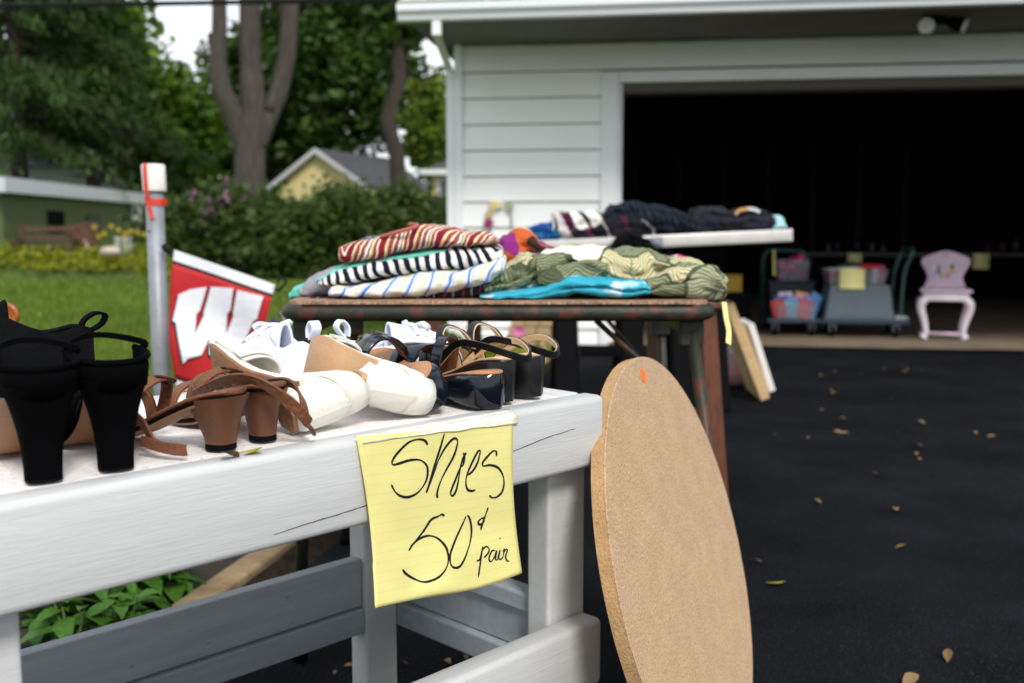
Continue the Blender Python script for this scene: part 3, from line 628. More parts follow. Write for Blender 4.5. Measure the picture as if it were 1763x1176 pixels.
# lilac hedge
for k, (px, Y, x0, x1, yt, lab) in enumerate(((300, 21.5, 255, 355, 352, 'left end shrub of the hedge beside the metal post'), (395, 20.9, 330, 460, 322, 'lilac shrub with pinkish purple blossom in the hedge'), (490, 20.2, 430, 555, 338, 'dense green shrub in the hedge above the red flag'), (590, 20.2, 530, 660, 328, 'rounded shrub in front of the yellow shed'), (690, 19.6, 630, 745, 332, 'shrub in front of the yellow shed roof, right part of hedge'), (765, 19.6, 715, 810, 345, 'shrub tucked against the garage corner'))):
    base = on_y(px, 402, Y); base.z = 0; s = thing('hedge_shrub', lab, 'shrub', base, group='shrubs of the hedge')
    g = np.random.default_rng(40+k); rx = on_y(x1, 402, Y).x-base.x; zt = on_y(px, yt, Y).z
    u = g.normal(0, 1, (60, 3)); u /= np.linalg.norm(u, axis=1)[:, None]; u *= g.uniform(.3, 1, (60, 1))**.5; Cc = u*np.array([rx, 1.0, zt*.5])+np.array([0, 0, zt*.5])
    V, Q = leaves(7500, Cc, (.2, .2, .16), .075, .2, 50+k); npmesh('foliage', V, Q, LF['shrub'], s)
    mb = MB()
    for j in range(7): limb_mesh(mb, (g.uniform(-.2, .2), g.uniform(-.2, .2), 0), Cc[j], .035, .01, 1, 5, j)
    mb.build('stem', M['dark_bark'], s)
    if k == 1:
        top = [c for c in Cc if c[2] > zt*.55]; V, Q = leaves(420, [np.array(c)+np.array([0, -.25, .12]) for c in top[:16]], (.07, .07, .10), .05, 0, 77); npmesh('blossom', V, Q, mat('lilac', (.26, .13, .22), .8), s)
# houses
def wallbox(t, nm, m, a, bb): q = MB(); q.box(a, bb); return q.build(nm, m, t)
roofm = mat('grey_shingle', (.055, .055, .06), .9, .3, 5, .6, 30); whitem = mat('white_trim', (.62, .63, .64), .6)
ys = thing('yellow_shed', 'small yellow gabled shed with dark grey roof beyond the hedge', 'shed', on_y(552, 402, 39), (0, 0, R(-24))); ys.location.z = 0
W2 = 2.0; zE = on_y(552, 318, 39).z; zA = on_y(552, 262, 39).z
b = MB(); b.add([(-W2, 0, 0), (W2, 0, 0), (W2, 0, zE), (0, 0, zA), (-W2, 0, zE), (-W2, 5, 0), (W2, 5, 0), (W2, 5, zE), (0, 5, zA), (-W2, 5, zE)], [(0, 1, 2, 3, 4), (9, 8, 7, 6, 5), (0, 4, 9, 5), (1, 6, 7, 2)])
b.build('wall', mat('yellow_wall', (.90, .75, .36), .7, .04, 3), ys)
sl_ = (zA-zE)/W2
for s in (-1, 1):
    b = MB(); b.hexa([(0, -.25, zA+.03), (s*(W2+.3), -.25, zE-.3*sl_+.03), (s*(W2+.3), 5.25, zE-.3*sl_+.03), (0, 5.25, zA+.03)], [(0, -.25, zA+.13), (s*(W2+.3), -.25, zE-.3*sl_+.13), (s*(W2+.3), 5.25, zE-.3*sl_+.13), (0, 5.25, zA+.13)]); b.build('roof_slope', roofm, ys)
    b = MB(); b.hexa([(0, -.30, zA-.06), (s*(W2+.3), -.30, zE-.3*sl_-.06), (s*(W2+.3), -.255, zE-.3*sl_-.06), (0, -.255, zA-.06)], [(0, -.30, zA+.14), (s*(W2+.3), -.30, zE-.3*sl_+.14), (s*(W2+.3), -.255, zE-.3*sl_+.14), (0, -.255, zA+.14)]); b.build('barge_board', whitem, ys)
for x in (-.9, .5): wallbox(ys, 'window', M['dark'], (x, -.03, .9), (x+.5, .02, 1.7))
# house right behind the garage
rh = thing('neighbour_house', 'pale house with grey roof and white window peeping out by the garage corner', 'house', on_y(735, 402, 30)); rh.location.z = 0
def rz(py): return on_y(735, py, 30).z
wallbox(rh, 'wall', mat('cream_wall', (.55, .42, .18), .7), (.15, 0, 0), (6, 5, rz(301)))
b = MB(); b.hexa([(-.15, -.4, rz(299)), (6.2, -.4, rz(299)), (6.2, 5.4, rz(299)), (-.15, 5.4, rz(299))], [(.7, 1.6, rz(262)), (5.4, 1.6, rz(262)), (5.4, 3.4, rz(262)), (.7, 3.4, rz(262))]); b.build('roof', roofm, rh)
wallbox(rh, 'eave_board', whitem, (-.2, -.45, rz(302)), (6.2, -.41, rz(293)))
f = wallbox(rh, 'window', whitem, (.3, -.04, rz(345)), (1.3, -.005, rz(306))); wallbox(rh, 'pane', mat('pane', (.05, .06, .08), .1), (.42, -.05, rz(342)), (1.18, -.041, rz(310))).parent = f
# green shed with flat roof
gs = thing('green_shed', 'low green shed with flat white edged roof at the left edge of the lawn', 'shed', (on_y(28, 402, 19.6).x, 19.6, 0), (0, 0, R(1.5)))
sz = on_y(28, 332, 19.6).z; st_ = on_y(28, 306, 19.6).z
wallbox(gs, 'wall', mat('green_wall', (.075, .105, .032), .7, .06, 2), (-6, 0, 0), (-.25, 7.2, sz))
wallbox(gs, 'roof', mat('flat_roof', (.50, .52, .54), .7), (-6.4, -.35, sz+.003), (0, 7.6, st_))
wallbox(gs, 'door', mat('shed_door', (.03, .03, .03), .6), (-.249, 4.1, 0), (-.21, 4.9, sz-.35)); wallbox(gs, 'window', M['dark'], (-.249, 2.0, .9), (-.21, 2.8, sz-.3))
wallbox(gs, 'porch_post', whitem, (-.2, 7.0, 0), (.0, 7.15, sz))
# grey house behind it
gh = thing('grey_house', 'pale house with dark hipped roof behind the green shed', 'house', (on_y(205, 402, 34).x, 34, 0))
def hz(py): return on_y(205, py, 34).z
wallbox(gh, 'wall', mat('pale_wall', (.42, .44, .46), .7), (-4.5, 0, 0), (1.0, 6, hz(288)))
b = MB(); b.hexa([(-5, -.5, hz(288)), (1.4, -.5, hz(288)), (1.4, 6.5, hz(288)), (-5, 6.5, hz(288))], [(-2.6, 2.4, hz(236)), (-1.2, 2.4, hz(236)), (-1.2, 3.6, hz(236)), (-2.6, 3.6, hz(236))]); b.build('roof', roofm, gh)
for x in (-.25, .55): f = wallbox(gh, 'window', whitem, (x-.38, -.04, hz(322)), (x+.32, -.005, hz(291))); wallbox(gh, 'pane', mat('sky_pane', (.03, .07, .18), .08), (x-.3, -.05, hz(319)), (x+.24, -.041, hz(294))).parent = f
# bench, pot, flowers beside the shed
wb = thing('garden_bench', 'weathered brown wooden bench beside the green shed', 'bench', on_y(85, 402, 19.9), (0, 0, R(6))); wb.location.z = .12
ww = mat('weathered_wood', (.085, .045, .028), .85, .3, 10)
for z in (.45, .62, .80):
    q = MB(); q.box((-.52, .0, z), (.52, .03, z+.09)); q.build('back_slat', ww, wb)
for y in (-.14, -.28, -.42): q = MB(); q.box((-.52, y, .38), (.52, y+.12, .41)); q.build('seat_slat', ww, wb)
for x in (-.53, .53):
    q = MB(); q.box((x-.03, -.01, 0), (x+.03, .05, .92)); q.build('leg', ww, wb); q = MB(); q.box((x-.03, -.42, 0), (x+.03, -.36, .6)); q.build('leg', ww, wb); q = MB(); q.box((x-.035, -.44, .60), (x+.035, -.012, .64)); q.build('armrest', ww, wb)
wc = thing('wooden_barrow', 'rusty brown tipped garden barrow between the bench and flowers', 'wheelbarrow', on_y(148, 402, 20.1)); wc.location.z = .1
q = MB(); q.hexa([(-.15, -.2, .62), (.22, -.2, .38), (.22, .2, .38), (-.15, .2, .62)], [(-.3, -.28, .86), (.16, -.28, 1.0), (.16, .28, 1.0), (-.3, .28, .86)]); q.build('tray', mat('rust', (.11, .05, .03), .9, .4, 8), wc, bevel=.02)
for y in (-.2, .2): q = MB(); q.tube([(-.05, y, .9), (.14, y, .45), (.30, y, 0)], .03, 8); q.build('handle', mat('pale_handle', (.42, .33, .27), .7), wc)
q = MB(); q.tube([(-.1, -.04, .35), (-.1, .04, .35)], .18, 16); q.build('wheel', M['black'], wc)
sp_ = thing('garden_urn', 'pale stone urn standing among yellow daffodils', 'urn', on_y(212, 402, 19.6)); sp_.location.z = .15
q = MB(); q.loft([[Vector((r_*math.cos(2*math.pi*k/16), r_*math.sin(2*math.pi*k/16), z)) for k in range(16)] for r_, z in ((.15, 0), (.15, .05), (.07, .12), (.07, .2), (.19, .34), (.2, .5), (.15, .58), (.19, .66), (.17, .66))]); q.build('bowl', mat('stone_pale', (.42, .40, .36), .9, .15, 10), sp_, True)
yel = mat('daffodil', (.45, .33, .02), .7)
for k, (px, py) in enumerate(((164, 391), (181, 402), (193, 390), (206, 396), (218, 402), (226, 398), (238, 400), (210, 408), (172, 407), (250, 404))):
    p = on_y(px, py, 19.2+.1*(k % 3)); d = thing('daffodil', 'yellow daffodil beside the stone urn at the shed', 'flower', (p.x, p.y, .3), group='daffodils by the shed'); h = p.z-.3
    q = MB(); q.tube([(0, 0, 0), (.01, 0, h)], .012, 5); q.build('stem', LF['plant'], d)
    q = MB()
    for j in range(6): a = j*math.pi/3; q.add([(0, -.02, h), (.035*math.cos(a+.4), -.03, h+.035*math.sin(a+.4)), (.07*math.cos(a), -.04, h+.07*math.sin(a)), (.035*math.cos(a-.4), -.03, h+.035*math.sin(a-.4))], [(0, 1, 2, 3)])
    q.build('petals', yel, d); q = MB(); q.tube([(0, -.02, h), (0, -.07, h)], [.015, .028], 8); q.build('trumpet', yel, d)
# ground cover mound, stone
mv, mf = [], []; xa, xb = on_y(-60, 402, 20.2).x, on_y(330, 402, 20.2).x
for i in range(31):
    for j in range(13):
        x = xa+(xb-xa)*i/30; y = 18.7+3.4*j/12; hgt = .68*math.sin(math.pi*min(1, j/9))**.6 if j <= 9 else .1
        fx = min(1, (30-i)/5); mv.append((x, y, -.04+hgt*fx*(.85+.3*noise.noise(Vector((x*.8, y, 0))))))
for i in range(30):
    for j in range(12): a = i*13+j; mf.append((a, a+13, a+14, a+1))
tag(pyd('ground_cover_mound', mv, mf, mat('mound', (.06, .10, .012), .9), smooth=True), kind='structure')
cc = [v for v in mv if v[2] > .04]
V, Q = leaves(16000, cc, (.14, .2, .05), .055, .2, 90); tag(npmesh('ground_cover', V, Q, LF['cover']), kind='stuff')
sn = MB(); p = on_y(190, 433, 18.8); sn.ball((0, 0, 0), .17, 10, (1.2, 1, .6)); o = sn.build('field_stone', mat('stone', (.45, .38, .32), .9, .2, 8), None, True); o.location = (p.x, p.y, p.z); tag(o, 'pale pink stone resting on the yellow green ground cover', 'stone')
# overhead cables
for k, (y0, y1, lab) in enumerate(((13, -2, 'thicker upper black overhead cable crossing the top left'), (17, 2, 'lower black overhead cable crossing the top left'))):
    q = MB(); A = on_y(-250, y0-2, 15.7); B = on_y(1300, y1-22, 17.6); q.tube([A.lerp(B, i/14)-Vector((0, 0, .06*math.sin(math.pi*i/14))) for i in range(15)], .028 if k == 0 else .02, 6); tag(q.build('overhead_cable', M['wire']), lab, 'cable', 'overhead cables')
# lawn blades
def blades(n, pts_fn, h, wd, m, name, seed, lean=.5, near=None):
    g = np.random.default_rng(seed); P = pts_fn(g, n); n = len(P); hh = h*g.uniform(.5, 1.2, n); a = g.uniform(0, 6.28, n); d = np.stack([np.cos(a), np.sin(a), np.zeros(n)], 1)
    t = g.normal(0, lean, (n, 3)); t[:, 2] = 1; t /= np.linalg.norm(t, axis=1)[:, None]; wv = wd*g.uniform(.7, 1.3, n)
    if near is not None: wv = wv*(1+P[:, 1]/near); hh = hh*(1+P[:, 1]/(near*3))
    V = np.stack([P-d*wv[:, None], P+d*wv[:, None], P+t*hh[:, None]], 1).reshape(-1, 3); return npmesh(name, V, np.arange(3*n).reshape(-1, 3), m)
def lawn_pts(g, n):
    y = 2.4*np.exp(g.uniform(0, math.log(18.4/2.4), n)); x0 = -(960/F)*y; x1 = .53+.211*(y-7.77)-1.2
    x = x0+(x1-x0)*g.uniform(0, 1, n); return np.stack([x, y, np.full(n, -.03)], 1)
tag(blades(90000, lawn_pts, .06, .004, M['grass'], 'lawn_grass', 5, .45, 6), kind='stuff')
# cover plants in the long bed (yellow-green sedum towards the garage)
def bed_pts(g, n):
    y = g.uniform(3.6, 7.4, n); o = g.uniform(-1.5, -.06, n); return np.stack([EDGE0.x+(y-EDGE0.y)*.211+o*.98, y, g.uniform(0, .07, n)], 1)
g_ = np.random.default_rng(8); V, Q = leaves(9000, bed_pts(g_, 700), (.07, .07, .035), .03, .2, 91); tag(npmesh('sedum', V, Q, LF['cover']), kind='stuff')

# ================================================================== DRIVEWAY THINGS
# edging timbers along the bed
for k in range(5):
    y0 = 1.7+k*1.17; a = edge(y0); t_ = edge(y0+1.14); l = (t_-a).length; q = MB()
    rounded_prism(q, 0, l, .012, .085, -.03, .042, .008); o = q.build('landscape_timber', M['timber'], None, True); o.location = a; o.rotation_euler = (R(rng.uniform(-2, 2)), 0, math.atan2(EDIR.y, EDIR.x)+R(rng.uniform(-.6, .6)))
    tag(o, ['tan edging timber nearest the white bench', 'tan edging timber second from the bench, behind its back legs', 'tan edging timber halfway along the flower bed', 'tan edging timber next to last before the garage', 'tan edging timber ending by the garage corner'][k], 'edging', 'timbers edging the flower bed')
sv, sf = [], []
for i in range(61):
    y = 1.4+5.9*i/60
    for j, (o, z) in enumerate(((-.014, .02), (.004, .034), (.03, .022), (.06+.02*noise.noise(Vector((y*5, 1, 1))), .004))):
        p = edge(y, o); sv.append((p.x, p.y, z+.012*noise.noise(Vector((p.x*30, y*18, j)))*(j < 3)))
for i in range(60):
    for j in range(3): a = i*4+j; sf.append((a, a+1, a+5, a+4))
tag(pyd('soil_verge', sv, sf, mat('dark_soil', (.022, .015, .009), .95, .5, 30, .8, 90, spec=.1), smooth=True), kind='structure')
# things in front of the garage wall
p = on_z(908, 604, .02); pl = thing('brick_planter', 'tan masonry planter standing at the foot of the garage wall', 'planter', (p.x, p.y-.2, .0), (0, 0, GY))
q = MB(); tanm = mat('planter_tan', (.40, .28, .15), .9, .15, 8, .4, 60)
for i in range(4):
    for j in range(3): c = MB(); c.box((-.13+.10*j+.003+(i % 2)*.02, -.1, .075*i+.003), (-.03+.10*j-.003+(i % 2)*.02, .1, .075*i+.072)); c.build('brick', tanm, pl, bevel=.004)
p = on_y(893, 570, 6.8); fl = thing('pink_flower', 'single pink flower in the bed under the card table', 'flower', (p.x, p.y, 0))
q = MB(); q.tube([(0, 0, 0), (0, 0, p.z)], .006, 5); q.build('stem', LF['plant'], fl)
q = MB()
for j in range(7): a = j*6.283/7; q.add([(0, 0, p.z), (.035*math.cos(a+.4), -.02, p.z+.035*math.sin(a+.4)), (.06*math.cos(a), -.025, p.z+.045*math.sin(a)), (.035*math.cos(a-.4), -.02, p.z+.035*math.sin(a-.4))], [(0, 1, 2, 3)])
q.build('petals', mat('pink_petal', (.62, .14, .34), .7), fl)
p = on_y(915, 566, 6.5); q = MB(); q.ball((0, 0, 0), .08, 10, (1.3, 1, .6)); o = q.build('pale_stone', mat('yellow_stone', (.50, .48, .26), .9, .2, 9), None, True); o.location = p; o.location.z = max(.25, p.z); 
tag(o, 'rounded pale yellow stone on top of the tan planter', 'stone'); o.location = (pl.location.x+.02, pl.location.y-.02, .34)
for px, py, Y, c, lab in ((472, 559, 4.25, (.10, .03, .30), 'purple pansy left of the card table corner'), (495, 541, 4.3, (.30, .22, .42), 'pale violet pansy beside the flag edge')):
    p = on_y(px, py, Y); fl = thing('pansy', lab, 'flower', (p.x, p.y, 0), group='pansies in the bed'); q = MB(); q.tube([(0, 0, 0), (0, 0, p.z)], .005, 5); q.build('stem', LF['plant'], fl); q = MB()
    for j in range(5): a = j*6.283/5+.3; q.add([(0, 0, p.z), (.02*math.cos(a+.5), -.01, p.z+.02*math.sin(a+.5)), (.034*math.cos(a), -.012, p.z+.034*math.sin(a)), (.02*math.cos(a-.5), -.01, p.z+.02*math.sin(a-.5))], [(0, 1, 2, 3)])
    q.build('petals', mat('pansy', c, .7), fl)
# sawhorses under the far table
def sawhorse(pxl, pxr, Y, lab, ztop):
    xl = on_y(pxl, 600, Y).x; xr = on_y(pxr, 600, Y).x; cx = (xl+xr)/2; hw = (xr-xl)/2
    t = thing('sawhorse', lab, 'sawhorse', (cx, Y, .008), (0, 0, R(2)), 'black sawhorses under the far table')
    q = MB(); q.box((-hw-.05, -.05, ztop-.06), (hw+.05, .05, ztop)); q.build('top_rail', M['black'], t, bevel=.008)
    for s in (-1, 1):
        for y in (-1, 1):
            q = MB(); q.hexa([(s*hw-.06, y*.20-.025, 0), (s*hw+.06, y*.20-.025, 0), (s*hw+.06, y*.20+.025, 0), (s*hw-.06, y*.20+.025, 0)], [(s*hw-.05, y*.03-.02, ztop-.062), (s*hw+.05, y*.03-.02, ztop-.062), (s*hw+.05, y*.03+.02, ztop-.062), (s*hw-.05, y*.03+.02, ztop-.062)]); lg = q.build('leg', M['black'], t, bevel=.01)
    q = MB(); q.box((-hw+.06, -.2, .28), (hw-.06, -.17, .33)); q.build('shelf_rail', M['black'], t, bevel=.005)
sawhorse(972, 1082, 4.9, 'black sawhorse under the left half of the aluminium edged table', .79)
sawhorse(1166, 1222, 5.0, 'black sawhorse under the right half of the table beside the leaning boards', .79)
# far table with metal edge
TA = on_y(905, 416, 4.77); TB = on_y(1360, 395, 4.77); tl = TB.x-TA.x; tilt = -math.atan2(TB.z-TA.z, tl)
ft = thing('folding_table', 'pale metal edged folding table carrying dark clothes in front of the garage', 'table', TA, (0, tilt, R(0)))
q = MB(); q.box((0.004, .006, -.05), (tl-.004, .70, -.0)); q.build('tabletop', mat('table_top', (.55, .53, .50), .5), ft)
q = MB(); rounded_prism(q, 0, tl, -.012, .004, -.058, .002, .006); q.build('metal_edge', M['alu'], ft, True)
q = MB(); q.box((tl-.003, -.012, -.058), (tl+.012, .71, .002)); q.build('metal_edge', M['alu'], ft, bevel=.005)
xk = on_y(1130, 412, 4.76).x-TA.x; q = MB(); q.box((xk-.03, -.022, -.05), (xk+.03, -.0125, -.004)); k_ = q.build('latch', M['galv'], ft, bevel=.004); q = MB(); q.tube([(xk, -.023, -.027), (xk, -.036, -.027)], .014, 12); q.build('rivet', M['galv'], k_)
q = MB(); q.box((.02, .02, -.072), (tl-.02, .68, -.052)); q.build('underside', M['black'], ft)
# leaning boards
def lean_board(nm, lab, top, bot, Yb, th, depth, m, back=.0):
    B = on_y(bot[0], bot[1], Yb); T = on_y(top[0], top[1], Yb-back); B.z = .008
    q = MB(); d = (T-B); n = Vector((d.z, 0, -d.x)).normalized()*th; dv_ = Vector((.02, depth, 0))
    q.hexa([B*0, n, n+dv_, dv_], [d, d+n, d+n+dv_, d+dv_]); o = q.build(nm, m, None, bevel=.004); o.location = B-n*.5+Vector((0, 0, max(0, n.z*.5))); return tag(o, lab, 'board', 'boards leaning under the far table')
lean_board('leaning_board', 'thick tan board leaning at the right end of the far table', (1256, 527), (1318, 692), 5.08, .048, .42, M['tan_board'])
lean_board('leaning_board', 'thin tan panel just behind the thick tan board', (1278, 565), (1322, 676), 5.28, .03, .3, mat('tan_panel', (.44, .31, .17), .6))
lean_board('leaning_board', 'white board leaning behind the tan boards', (1293, 560), (1330, 684), 5.36, .035, .34, M['white_board'])
# plastic bag
p = on_z(1262, 662, .004); bag = thing('plastic_bag', 'clear plastic bag with red contents on the asphalt by the boards', 'bag', (p.x, p.y-.05, .006))
q = MB(); q.loft([[Vector((r_*(1+.12*noise.noise(Vector((math.cos(6.283*k/20)*2, math.sin(6.283*k/20)*2, z*9))))*math.cos(6.283*k/20), r_*.8*(1+.12*noise.noise(Vector((k*.6, z*8, 3))))*math.sin(6.283*k/20), z)) for k in range(20)] for r_, z in ((.05, 0), (.085, .02), (.095, .06), (.085, .10), (.07, .115))]); q.build('red_contents', mat('bag_red', (.75, .02, .015), .35, .3, 20, .5, 20), bag, True)
q = MB(); q.loft([[Vector((r_*(1+.2*noise.noise(Vector((math.cos(6.283*k/24)*3, math.sin(6.283*k/24)*3, z*14))))*math.cos(6.283*k/24), r_*.8*math.sin(6.283*k/24), z)) for k in range(24)] for r_, z in ((.055, .003), (.09, .02), (.10, .06), (.092, .11), (.075, .16), (.05, .21), (.03, .24), (.06, .28))]); q.build('clear_film', mat('film', (.82, .84, .9), .2, .1, 8, .8, 14, alpha=.5), bag, True)

# ------------------------------------------------------------------ brown wooden table behind the card table
wy = 2.98; zt_ = .66; wtab = thing('wooden_table', 'brown wooden table hidden behind the card table, its legs showing below', 'table', (0, wy, .008))
xa = on_y(748, 560, wy).x; xb = on_y(1215, 560, wy).x
q = MB(); q.box((xa-.03, -.05, zt_-.02), (xb+.04, .55, zt_)); q.build('tabletop', M['brown_wood'], wtab, bevel=.004)
for (x, y) in ((xa, 0), (xb, 0), (xa+.1, .48), (xb-.1, .48)):
    q = MB(); sx = .05 if x > (xa+xb)/2 else -.0; q.hexa([(x+sx-.022, y-.022-.03, 0), (x+sx+.026, y-.022-.03, 0), (x+sx+.026, y+.022-.03, 0), (x+sx-.022, y+.022-.03, 0)], [(x-.022, y-.022, zt_-.022), (x+.026, y-.022, zt_-.022), (x+.026, y+.022, zt_-.022), (x-.022, y+.022, zt_-.022)]); q.build('leg', M['brown_wood'], wtab, bevel=.003)
# ------------------------------------------------------------------ card table
CY = 1.913; XA = on_y(474, 535, CY).x; XB = on_y(1240, 535, CY).x; CZ = on_y(860, 524, CY).z; CH = .034; CD = .84
ct = thing('card_table', 'old olive green metal card table with woven tan top holding folded clothes', 'table', ((XA+XB)/2, CY, .008)); hw = (XB-XA)/2; ZT = CZ-.008
rc = .06; path = []
for cx_, cy_, a0 in ((hw-rc, rc, -90), (hw-rc, CD-rc, 0), (-hw+rc, CD-rc, 90), (-hw+rc, rc, 180)):
    for k in range(7): a = R(a0+15*k); path.append((cx_+rc*math.cos(a), cy_+rc*math.sin(a), Vector((math.cos(a), math.sin(a), 0))))
prof = [(0, -.002), (.006, -.006), (.010, -.014), (.010, -.022), (.005, -.030), (-.004, -.034), (-.03, -.034), (-.03, -.0)]
q = MB(); rings = [[Vector((x, y, ZT))+n*(a-.010)+Vector((0, 0, c)) for a, c in prof] for x, y, n in path]; rings.append(rings[0]); q.loft(rings, False); q.build('frame', M['olive'], ct, True)
q = MB(); top = [Vector((x, y, 0))-n*.014 for x, y, n in path]; q.loft([[v+Vector((0, 0, ZT-.004)) for v in top], [v+Vector((0, 0, ZT+.0045)) for v in top]]); tt = q.build('woven_top', M['rattan'], ct)
q = MB()
for k in range(150):                                     # the cut ends of the weave along the front edge
    x = -hw+.05+(2*hw-.1)*k/149; q.box((x-.0022, .001+.001*(k % 2), ZT+.0), (x+.0019, .013, ZT+.0055+.0007*(k % 3)))
o = q.build('weave_edge', M['rattan'], tt); tag(o, kind='stuff')
def crd(px, py, Y): p = on_y(px, py, Y)-ct.location; return Vector((p.x, p.y, p.z))
legs = [(crd(1190, 556, CY+.06), crd(1222, 800, CY+.02)), (crd(527, 556, CY+.06), crd(516, 1172, CY+.03)), (crd(1137, 548, CY+.74), crd(1148, 800, CY+.78)), (crd(610, 548, CY+.74), crd(600, 800, CY+.78))]
for a, c in legs:
    d = (c-a)/(a.z-c.z); e_ = a+d*(a.z); q = MB(); q.tube([a, e_], .0125, 12); l_ = q.build('leg', M['olive'], ct, True)
    q = MB(); q.tube([e_+Vector((0, 0, .025)), e_], .0155, 12); q.build('foot', M['black'], l_, True)
    q = MB(); s = 1 if a.x > 0 else -1; q.box((a.x-.024, a.y-.014, a.z-.045), (a.x+.024, a.y+.014, ZT-.035)); q.build('leg_bracket', M['olive'], ct, bevel=.004)
    q = MB(); m_ = a+d*.19; q.tube([m_, (a.x-s*.19, a.y, ZT-.036)], .006, 6); q.build('brace', M['olive'], ct)
for s in (-1, 1): q = MB(); q.box((s*(hw-.06)-.01, .05, ZT-.06), (s*(hw-.06)+.01, CD-.05, ZT-.035)); q.build('side_rail', M['olive'], ct)

# ------------------------------------------------------------------ folded clothes
def garment(name, label, cat, pts, Y, depth, m, seed=1, folds=0, wr=.006, group=None, n=110, mm=48, kx=.5, skew=0., layers=None, uvrot=0.):
    """pts = (px, y_top, y_bottom) of the folded front edge; a rolled, wrinkled, closed cloth body"""
    xs = [a for a, _, _ in pts]; V = []; UV = []; base = on_y((xs[0]+xs[-1])/2, pts[0][2], Y)
    for i in range(n+1):
        f = i/n; f = .5-.5*math.cos(math.pi*f) if True else f; f = .35*f+.65*i/n; px = xs[0]+(xs[-1]-xs[0])*f
        zt = on_y(px, sm(px, [(a, c) for a, c, _ in pts]), Y); zb = on_y(px, interp(px, [(a, c) for a, _, c in pts]), Y)
        h = max(.0015, (zt.z-zb.z)/2); zc = (zt.z+zb.z)/2; ed = min(1, math.sqrt(max(0, 1-(1-min(f, 1-f)/.06)**2)) if min(f, 1-f) < .06 else 1); dd = depth*(.55+.45*ed); arc = 0; last = None
        for k in range(mm):
            a = -math.pi+2*math.pi*k/mm; cs, sn_ = math.cos(a), math.sin(a)
            y = dd/2 - dd/2*math.copysign(abs(cs)**.45, cs); z = zc+h*math.copysign(abs(sn_)**.75, sn_)
            if k > mm//4 and cs > -.5 and sn_ > 0: z += .10*h*math.sin(a*2)
            for q_ in range(folds):
                zz = (z-zc)/h; c0 = -.75+1.5*(q_+.5)/folds+.25*noise.noise(Vector((px*.012, q_*3.1, seed))); y += .020*math.exp(-((zz-c0)/.10)**2)*(cs > 0)*min(1, h/.02)
            p = Vector((zt.x+skew*(y), Y+y, z)); nv = noise.noise_vector(Vector((p.x*13, p.y*9, p.z*30+seed*7)))*wr*1.15 + noise.noise_vector(Vector((p.x*30+p.z*40, p.y*16, p.z*50+seed*3)))*wr*.7 + noise.noise_vector(Vector((p.x*75-p.z*60, p.y*30, p.z*90+seed*5)))*wr*.22
            edge_f = min(1, h/.012); p += Vector((nv.x*.6, nv.y, nv.z*.8))*edge_f; p.z = max(p.z, zb.z-.0005) if sn_ < 0 else p.z
            if last is not None: arc += (p-last).length
            last = p; V.append(p-base); UV.append((zt.x+noise.noise(Vector((p.x*9, arc*6, seed)))*.008, arc))
    q = MB(); q.loft([V[i*mm:(i+1)*mm] for i in range(n+1)]); o = q.build(name, m, None, True, uv=UV); o.location = base; return tag(o, label, cat, group)
CREAM = (.72, .58, .36); RED = (.22, .014, .022); RUST = (.30, .065, .03); WH = (.74, .72, .68); NAVY = (.008, .011, .026); GRY = (.10, .10, .12)
G1 = 'folded clothes on the card table'; G2 = 'dark clothes on the far table'
sredm = stripes('red_stripe', [(2.2, RED), (1, CREAM), (1.6, RUST), (.6, WH), (1.4, RUST), (.8, WH), (.5, GRY), (.8, CREAM), (1.2, RUST), (.5, WH)], .062, -.35)
garment('folded_shirt', 'red and cream striped knit shirt folded on top of the left clothes stack', 'shirt', [(581, 425, 450), (595, 419, 456), (650, 408, 450), (690, 392, 440), (715, 387, 434), (760, 391, 429), (800, 396, 427), (840, 401, 424), (858, 412, 420)], 2.018, .30, sredm, 2, 0, .006, G1)
q = MB(); q.tube(cr([on_y(655, 408, 2.027), on_y(690, 398, 2.010), on_y(712, 392, 2.008), on_y(718, 387, 2.027), on_y(705, 386, 2.065)], 5), .004, 7); o = q.build('collar', mat('collar', (.42, .10, .09), .85), None, True)
col_parent = [x for x in bpy.data.objects if x.get('label', '').startswith('red and cream')][0]; o.parent = col_parent; o.matrix_parent_inverse = Matrix.Translation(-col_parent.location)
garment('folded_shirt', 'navy patterned shirt peeping out behind the red striped shirt', 'shirt', [(612, 416, 430), (630, 408, 428), (652, 408, 424)], 2.188, .10, blotch('navy_print', [(0, (.02, .03, .08)), (.5, (.12, .14, .2)), (.75, (.3, .3, .34))], 90), 3, 0, .003, G1, 24)
mint = mat('mint', (.13, .52, .42), .85, .05, 10, .25, 260)
garment('folded_shirt', 'mint green shirt squeezed under the red striped shirt', 'shirt', [(545, 480, 486), (575, 461, 480), (640, 447, 462), (690, 436, 452), (740, 429, 444), (800, 428, 440), (840, 426, 434)], 2.036, .30, mint, 4, 0, .005, G1)
nvm = stripes('navy_stripe', [(1, NAVY), (1, WH)], .0205, .25, .002)
garment('folded_shirt', 'navy and white striped shirt folded below the red striped one', 'shirt', [(548, 483, 494), (562, 474, 500), (600, 460, 496), (645, 452, 482), (700, 442, 473), (760, 433, 470), (810, 427, 466), (850, 425, 458), (866, 432, 447)], 2.013, .33, nvm, 5, 0, .007, G1)
garment('folded_shirt', 'heather grey shirt sleeve bulging at the left end of the stack', 'shirt', [(514, 492, 512), (525, 481, 518), (545, 470, 516), (565, 462, 514), (590, 456, 505), (620, 452, 490)], 2.046, .26, mat('heather', (.28, .28, .32), .9, .15, 40, .3, 260), 6, 0, .006, G1, 46)
